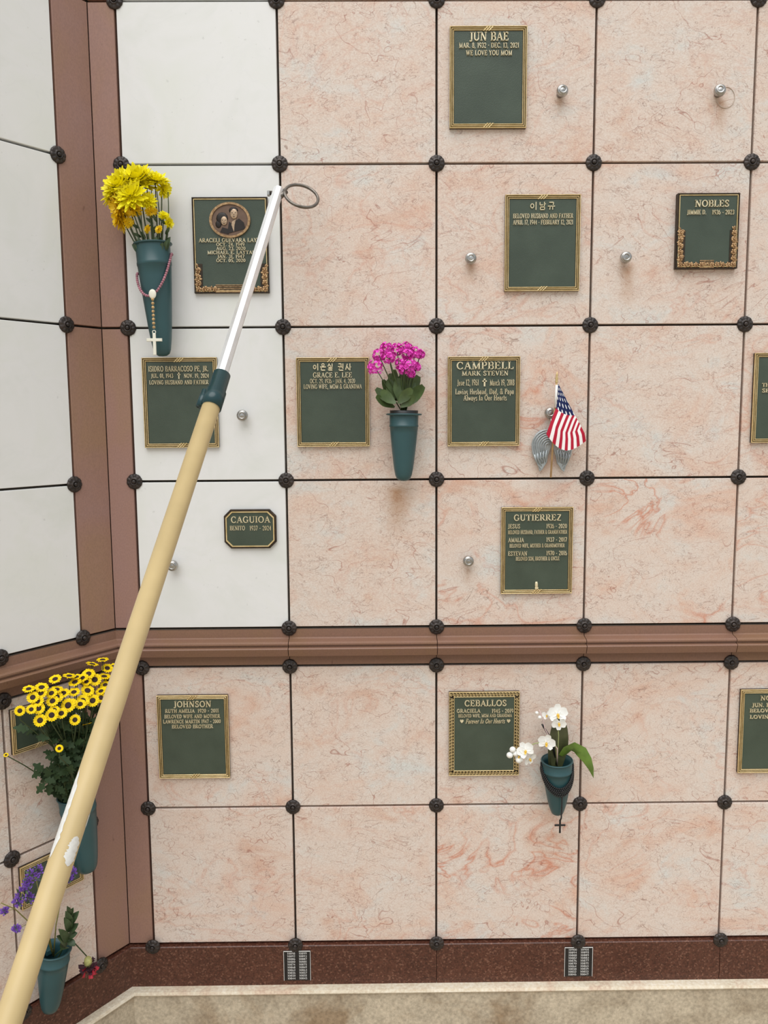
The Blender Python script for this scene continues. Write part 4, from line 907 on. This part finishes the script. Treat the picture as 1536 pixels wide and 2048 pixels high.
blossom(725, 385, .075, (-.6, -.75, .1), .0150, 20, (0,)); blossom(715, 810, .105, (-.25, -.95, .0), .0240, -15)
blossom(395, 930, .105, (-.3, -.85, .2), .0240, 30); blossom(455, 1050, .100, (.5, -.8, -.3), .0200, 200)
blossom(300, 1010, .095, (-.6, -.7, -.2), .0175, 90)
for zx, zy, r_ in ((195, 915, .0085), (150, 1000, .0088), (240, 975, .0080), (290, 1075, .0090), (565, 350, .0045), (610, 420, .0050)):
    m = MB(); m.ball(io @ oq(zx, zy, .092), r_, 10, 8, (1.05, 1, .95)); m.build('flower_bud', OWH, op)
# ------------------------------------------------------------------ daisies on the angled wall
def daisy_meshes():
    m = MB()
    for k in range(17):
        a = 2 * PI * k / 17; d = Vector((math.cos(a), math.sin(a), 0)); m.blade(d * .30 + Vector((0, 0, .02)), d * 1.0 + Vector((0, 0, .0 + .06 * (k % 3))), .40, (0, 0, 1), .06, .22, lambda u: .75 + .25 * math.sin(PI * u) if u < .8 else .75 * ((1.02 - u) / .22) ** .5, 4)
    c = MB(); c.lathe([(.46, .0), (.47, .05), (.40, .12), (.22, .15), (.02, .13)], 16)
    s = MB(); s.lathe([(.08, -.22), (.22, -.14), (.40, -.02), (.42, .01)], 12)
    return m.mesh('petals', YELL), c.mesh('centre', BRN), s.mesh('calyx', STEM)
DP, DC, DS = daisy_meshes()
def lobed_mesh():
    m = MB(); vs = []; fs = []; n = 12
    for i in range(n + 1):
        u = i / n; w = .30 * math.sin(PI * min(1, u * .93 + .05)) * (1 + .38 * math.cos(u * 20)); bz = -.14 * u * u
        vs += [(-w, u, bz + .07 * w), (0, u, bz), (w, u, bz + .07 * w)]
    for i in range(n): a = i * 3; fs += [(a, a + 1, a + 4, a + 3), (a + 1, a + 2, a + 5, a + 4)]
    m.add(vs, fs, None, True); return m.mesh('leaf', DLEAF)
LOBE = lobed_mesh()
def dz_(zx, zy): return zx / 4.8, 1220 + zy / 4.8
mouth = M4 @ Vector((0, 0, .20)); CD4 = (CAM - mouth).normalized()
def daisy(px, py, rpx, face, off, label, group='yellow daisies in the angled wall vase', leaves=3, up=Vector((0, 0, 1)), petal=DP):
    hp = atl(px, py, off); dd = (hp - CAM).dot(FW); r = rpx * dd / F
    N = (CD4 * (1 - face) + up * face + Vector((random.uniform(-.22, .22), random.uniform(-.22, .22), random.uniform(-.1, .1)))).normalized()
    foot = mouth + Vector((random.uniform(-.022, .022), random.uniform(-.022, .022), -.01)); t = thing('daisy', label, 'flower', T(foot), group)
    mid = (foot + hp) / 2 + Vector((0, 0, .02)); pth = [foot, foot.lerp(mid, .5) + Vector((0, 0, .012)), mid + Vector((0, 0, .012)), hp - N * r * .9 * .35 - Vector((0, 0, .02)), hp - N * r * .2]
    if leaves == 0: pth = curve(foot, hp - N * r * .2, (0, 0, .01), 5)
    stem(t, pth, .0017, .0012)
    Mh = t.matrix_world.inverted() @ frame_z(N, hp, random.uniform(0, 6)) @ Matrix.Scale(r, 4)
    link('petals', petal, t, Mh); link('centre', DC, t, Mh); link('calyx', DS, t, Mh)
    for k in range(leaves):
        p = pth[1].lerp(pth[3], random.uniform(.05, .85)); a = random.uniform(-.9, 3.9); d = (Vector((math.cos(a), 0, .35 * math.sin(a) - .15)) + CD4 * random.uniform(-.2, .6)).normalized()
        N2 = (CD4 + Vector((0, 0, .8)) + Vector((random.uniform(-.5, .5), random.uniform(-.5, .5), 0))); x_ = d.cross(N2).normalized(); z_ = x_.cross(d)
        link('leaf', LOBE, t, t.matrix_world.inverted() @ basis(x_, d, z_, p) @ Matrix.Scale(random.uniform(.022, .038), 4))
LD = 'dark-centred yellow daisy facing outward along the front of the dense bouquet'; LD2 = 'dark-centred yellow daisy half turned up in the middle of the dense bouquet'; LD3 = 'yellow daisy seen edge-on, facing the sky on top of the dense bouquet'
for zx, zy, rp, fc in ((190, 968, 46, .1), (385, 1060, 56, .08), (495, 1010, 56, .1), (590, 993, 50, .15), (655, 915, 62, .12), (720, 1055, 48, .1), (795, 870, 55, .2), (890, 870, 55, .15), (970, 843, 48, .2), (370, 945, 54, .25), (300, 955, 44, .3), (360, 880, 56, .35), (315, 840, 52, .25), (395, 800, 54, .5), (400, 745, 58, .75), (275, 760, 52, .7), (530, 665, 54, .72), (665, 635, 56, .75), (545, 835, 54, .45), (505, 875, 54, .45), (495, 800, 50, .55), (610, 800, 52, .35), (545, 765, 54, .7), (710, 790, 52, .55), (720, 695, 56, .6), (790, 655, 54, .5), (850, 615, 56, .6), (910, 670, 56, .25), (840, 775, 58, .45), (690, 900, 48, .25), (970, 780, 48, .5), (1000, 640, 56, .7), (1030, 560, 50, .4), (885, 522, 56, .88), (985, 480, 52, .8), (1085, 545, 45, .5), (1050, 670, 50, .5), (735, 645, 46, .7), (830, 690, 44, .5), (770, 905, 50, .3), (1010, 720, 46, .4), (520, 960, 46, .4)):
    px, py = dz_(zx, zy); daisy(px, py, rp / 4.8 * 1.12, fc, .105 + .07 * max(0, min(1, (zy - 560) / 450)), LD if fc < .3 else (LD2 if fc < .6 else LD3), leaves=4)
daisy(118.5, 1497, 8, .0, .185, 'lone small daisy low among the dark leaves of the bouquet', leaves=4)
daisy(174, 1447, 9.5, .95, .14, 'pale daisy hanging face down beside the pole', up=Vector((0, 0, -1)))
daisy(12, 1510, 5, .4, .05, 'tiny daisy head reaching past the plaque on the angled wall', leaves=0)
for k in range(15):
    px = random.uniform(74, 178) if k < 7 else random.uniform(88, 176); py = random.uniform(1432, 1490) if k < 7 else random.uniform(1470, 1600); px = min(px, 215 - (py - 1440) * .28); px = max(px, 72 + (py - 1450) * .12); p = atl(px, py, random.uniform(.06, .12)); t = thing('flowerless_daisy', 'flowerless dark leafy daisy below the yellow heads of the bouquet', 'cut flower', T(mouth), 'flowerless daisies below the yellow heads'); stem(t, curve(mouth, p, (0, 0, .01), 4), .0015, .0009)
    for q in range(20):
        a = random.uniform(1.6, 6.2); d = Vector((math.cos(a), .25 * random.uniform(-1, 1), .7 * math.sin(a) + .15)).normalized(); N2 = CD4 + Vector((0, 0, .5)); x_ = d.cross(N2).normalized(); z_ = x_.cross(d)
        link('leaf', LOBE, t, t.matrix_world.inverted() @ basis(x_, d, z_, mouth.lerp(p, .26 + .039 * q) + Vector((random.uniform(-.012, .012), random.uniform(-.012, .012), 0))) @ Matrix.Scale(random.uniform(.022, .036), 4))
# ------------------------------------------------------------------ wilted flowers in the lowest vase
m5 = M5 @ Vector((0, 0, .155)); CD5 = (CAM - m5).normalized()
def sprig(pts, heads, label, off=.08, name='statice_sprig'):
    t = thing(name, label, 'flower', T(m5), 'purple statice in the lowest vase'); inv = t.matrix_world.inverted()
    path = [m5] + [atl(x, y, off + .01 * i) for i, (x, y) in enumerate(pts)]; stem(t, path, .0018, .0011, OLIVE)
    rnd = random.Random(len(label))
    for hx, hy, rp in heads:
        c = atl(hx, hy, off + .012); r = rp * 2.0 / F; near = min(path, key=lambda p: (p - c).length); stem(t, [near, c], .0009, .0008, OLIVE, 'side_stem')
        m = MB()
        for q in range(44):
            d = Vector((rnd.gauss(0, 1), rnd.gauss(0, 1), rnd.gauss(0, 1))).normalized(); P = c + d * r * rnd.uniform(.3, 1.05); m.blade(inv @ P, inv @ (P + (d + Vector((0, 0, .5))).normalized() * .007), .005, CD5, .1, .4, None, 2)
        m.build('purple_head', PURP, t)
        m = MB()
        for q in range(5):
            d = Vector((rnd.gauss(0, 1), rnd.gauss(0, .5), rnd.gauss(0, 1))).normalized(); m.blade(inv @ c, inv @ (c + d * r * 1.5), .006, CD5, .1, .3, None, 3)
        m.build('leaf', SPRIG, t)
sprig([(92, 1850), (78, 1790), (72, 1755)], [(66, 1752, 13), (56, 1765, 8), (75, 1742, 9)], 'upright purple statice sprig beside the yellow pole')
sprig([(88, 1855), (62, 1805), (45, 1785)], [(42, 1790, 11), (36, 1804, 9), (60, 1797, 8), (50, 1778, 9)], 'purple statice sprig leaning away from the corner')
sprig([(96, 1860), (60, 1846), (30, 1818), (2, 1806)], [(33, 1858, 6), (10, 1822, 5)], 'nearly bare olive statice stem reaching past the rosette', name='bare_statice_stem')
sprig([(112, 1850), (122, 1800), (140, 1752)], [(146, 1745, 8), (138, 1758, 6)], 'purple statice sprig showing behind the pole and above the vase')
t = thing('leafy_sprig', 'upright dark green leafy sprig in the lowest vase', 'sprig', T(m5)); inv = t.matrix_world.inverted()
spt = [m5 + Vector((.008, 0, -.01)), atl(132, 1885, .075), atl(139, 1850, .08), atl(140, 1815, .08)]; stem(t, spt, .0018, .001, SPRIG)
for (bx, by), (tx, ty), w in (((139, 1850), (131, 1822), .014), ((139, 1850), (158, 1822), .014), ((138, 1865), (157, 1847), .015), ((138, 1862), (128, 1835), .014), ((136, 1875), (155, 1866), .014), ((134, 1885), (117, 1858), .016), ((133, 1890), (113, 1872), .018), ((131, 1893), (121, 1900), .018), ((140, 1835), (134, 1812), .011), ((140, 1835), (147, 1815), .011), ((136, 1880), (150, 1892), .012), ((139, 1855), (146, 1838), .013)):
    m = MB(); m.blade(inv @ atl(bx, by, .08), inv @ atl(tx, ty, .10), w * 1.4, CD5 + Vector((0, 0, .4)), .10, .3); m.build('leaf', SPRIG, t)
t = thing('carnation', 'wilted red carnation hanging over the rim of the lowest vase', 'flower', T(m5)); inv = t.matrix_world.inverted()
cq = [m5, atl(141, 1884, .075), atl(150, 1887, .08), atl(162, 1900, .08), atl(173, 1912, .08)]; stem(t, cq, .0019, .0016, SPRIG)
cb = atl(176, 1922, .08)
m = MB(); m.lathe([(.004, .012), (.0085, .008), (.0105, .0), (.0100, -.008), (.0070, -.015)][::-1], 14); m.build('calyx', BUD, t, inv @ T(cb))
m = MB(); rnd = random.Random(4)
for q in range(30):
    sg = -1 if q % 2 else 1; e = cb + Vector((sg * .011 + rnd.gauss(0, .006), rnd.uniform(-.016, .012), -.024 - rnd.uniform(0, .022))); b0 = cb + Vector((sg * .005 + rnd.gauss(0, .003), rnd.uniform(-.006, .004), -.012 - rnd.uniform(0, .010)))
    m.blade(inv @ b0, inv @ e, .008, CD5 + Vector((rnd.gauss(0, .6), rnd.gauss(0, .6), rnd.gauss(0, .4))), .15, .6, lambda u: .4 + .6 * u, 4)
m.build('red_petals', RED, t)
m = MB()
for q in range(34):
    a = rnd.uniform(0, 6.28); e = cb + Vector((.026 * math.cos(a) * rnd.uniform(.5, 1), .020 * math.sin(a), -.014 + rnd.uniform(-.016, .010))); m.blade(inv @ (cb - Vector((0, 0, .010))), inv @ e, .010, CD5 + Vector((rnd.gauss(0, .5), 0, .4)), -.1, .5, lambda u: .3 + .7 * u, 4)
m.build('dried_petals', DRED, t)
# ------------------------------------------------------------------ flag and angel wings on the stud
fs0, fs1 = at(1113.5, 757, .040), at(1101.5, 955, .030)
fg = thing('stick_flag', 'small American flag on a wooden stick hanging on a steel stud', 'flag', T(fs1)); ifg = fg.matrix_world.inverted()
WOOD = simple('pale_wood', (.52, .34, .17), .6, var=.15)
m = MB(); m.tube([ifg @ fs1, ifg @ fs0], .0026, 10); m.build('wooden_stick', WOOD, fg)
m = MB(); ud = (fs0 - fs1).normalized(); Mz = frame_z(ud, ifg @ fs0); m.lathe([(.0032, -.012), (.0042, -.008), (.0030, -.004), (.0046, .0), (.0026, .004), (.0034, .008), (.0022, .012), (.0003, .019)], 12, Mz); m.build('gold_spear_tip', GOLD, fg)
def mat_flag():
    k = NT('flag_print'); uv = k.n('ShaderNodeUVMap'); uv.uv_map = 'print'; sx = k.n('ShaderNodeSeparateXYZ'); k.put(sx.inputs[0], uv.outputs[0]); u, v = sx.outputs[0], sx.outputs[1]
    st = k.math('MODULO', k.math('FLOOR', k.math('MULTIPLY', v, 13.0)), 2.0)
    col = k.mix(st, (.42, .012, .035, 1), (.84, .80, .78, 1))
    ct = k.math('MULTIPLY', k.math('LESS_THAN', u, .40), k.math('GREATER_THAN', v, 6 / 13))
    a = k.math('MULTIPLY', u, 13.0); b = k.math('MULTIPLY', k.math('SUBTRACT', v, 6 / 13), 17.0)
    p = k.math('SUBTRACT', k.math('MODULO', k.math('ADD', a, b), 2.0), 1.0); q = k.math('SUBTRACT', k.math('MODULO', k.math('ADD', k.math('SUBTRACT', a, b), 40.0), 2.0), 1.0)
    rr = k.math('ADD', k.math('MULTIPLY', p, p), k.math('MULTIPLY', q, q)); star = k.math('LESS_THAN', rr, .22)
    col = k.mix(ct, col, k.mix(star, (.012, .020, .085, 1), (.82, .82, .82, 1)))
    return k.done(col, .7, 0, .2)
def edge(pts, u):
    x = u * (len(pts) - 1); i = min(int(x), len(pts) - 2); f = x - i; return tuple(pts[i][k] * (1 - f) + pts[i + 1][k] * f for k in range(len(pts[0])))
Ledge = [(1115, 769, .042), (1113, 792, .042), (1112, 816, .043), (1105, 834, .050), (1098, 853, .055), (1092.5, 868, .058)]
Redge = [(1117, 768, .044), (1132, 797, .052), (1150, 831, .060), (1160, 848, .064), (1169, 866, .066), (1172, 882, .064)]
nu, nv = 30, 26; vs = []; uvs = []; fs = []
for i in range(nu + 1):
    u = i / nu; l = edge(Ledge, u); r = edge(Redge, u); vmin = .46 if u < .40 else .46 - .46 * min(1, (u - .40) / .30)
    for j in range(nv + 1):
        s_ = j / nv; px = l[0] + (r[0] - l[0]) * s_; py = l[1] + (r[1] - l[1]) * s_ + 26 * math.sin(PI * s_ ** .9) * max(0, u - .25) / .75 * (1 if u > .25 else 0); of = l[2] + (r[2] - l[2]) * s_ + .006 * math.sin(s_ * 7 + u * 2) * u + .012 * math.sin(PI * s_) * u
        vs.append(ifg @ at(px, py, of)); uvs.append((u, 1 - s_ * (1 - vmin)))
for i in range(nu):
    for j in range(nv): a = i * (nv + 1) + j; fs.append((a, a + nv + 1, a + nv + 2, a + 1))
m = MB(); m.add(vs, fs, None, True); me = m.mesh('flag_cloth', mat_flag()); ul = me.uv_layers.new(name='print')
for lp in me.loops: ul.data[lp.index].uv = uvs[lp.vertex_index]
link('flag_cloth', me, fg)
a, b = at(1113.5, 770, .0425), at(1111, 815, .0425); m = MB(); m.tube([ifg @ a, ifg @ b], .0036, 10); m.build('white_sleeve', SIGNW, fg)
SILV = mat_bronze('pewter', (.30, .33, .34, 1), (.46, .50, .51, 1), .42, .45, 60)
wt = thing('angel_wings', 'pair of silver grey angel wings hanging behind the flag', 'ornament', T(at(1103, 880, 0).x, 0, at(1103, 880, 0).z)); iw = wt.matrix_world.inverted()
LW = [(1104, 881), (1096, 868), (1088, 860), (1080, 861), (1072, 868), (1066, 880), (1064, 893), (1064.5, 906), (1067, 914), (1073, 915), (1075, 926), (1077, 935), (1079.5, 943), (1085, 939), (1089, 932), (1094, 925), (1096, 912), (1100, 900), (1103, 893)]
for mir in (0, 1):
    pts = LW if not mir else [(2 * 1104.5 - x + (0 if y < 900 else -1), y + 1) for x, y in LW][::-1]
    P = [iw @ at(x, y, .018) for x, y in pts]; poly = [(p.x, p.z) for p in P]
    ar = sum(a[0] * b[1] - b[0] * a[1] for a, b in zip(poly, poly[1:] + poly[:1])); poly = poly if ar > 0 else poly[::-1]
    m = MB(); m.prism(poly, -.018, -.013, None, .001); wg = m.build('wing', SILV, wt)
    m = MB()
    for k in range(7):
        R_ = 6 + 4.6 * k; pth = []; px_, py_ = [], []
        for g in range(9):
            an = math.radians(62 + 128 * g / 8); px_.append(1097 + R_ * math.cos(an) * (.98 if k > 4 else 1)); py_.append(892 - R_ * .97 * math.sin(an))
        ex, ey = 1081 + (6 - k) * 2.3, 938 - (6 - k) * 5.5
        for g in range(1, 7):
            f = g / 6; px_.append(px_[8] + (ex - px_[8]) * f - 2.5 * math.sin(PI * f)); py_.append(py_[8] + (ey - py_[8]) * f)
        for x, y in zip(px_, py_):
            x = min(x, 1103); x = x if not mir else 2 * 1104.5 - x - 1; pth.append(iw @ at(x, y, .0185))
        m.tube(pth, [.0012] + [.0021] * 12 + [.0017, .0009], 6)
    for k in range(5):
        x0_, y0_ = 1069 + 6.2 * k, 909 - 2.2 * k; x1_, y1_ = 1075 + 4.0 * k, 929 - 1.5 * abs(k - 1)
        pth = [iw @ at((x if not mir else 2 * 1104.5 - x - 1), y, .0198) for x, y in ((x0_, y0_), ((x0_ + x1_) / 2 - 1, (y0_ + y1_) / 2), (x1_, y1_))]
        m.tube(pth, [.0024, .0028, .0010], 6)
    m.build('feather_ridges', SILV, wg)
m = MB(); p0 = iw @ at(1102, 882, .018); p1 = iw @ at(1101, 828, .024); m.tube([p0, (p0 + p1) / 2 + Vector((.002, -.004, 0)), p1], .0016, 8); m.tube([iw @ at(1101 + 9 * math.cos(2 * PI * i / 20), 828 + 10 * math.sin(2 * PI * i / 20), .020) for i in range(20)], .0014, 6, True); m.build('hanging_wire', STEEL, wt)
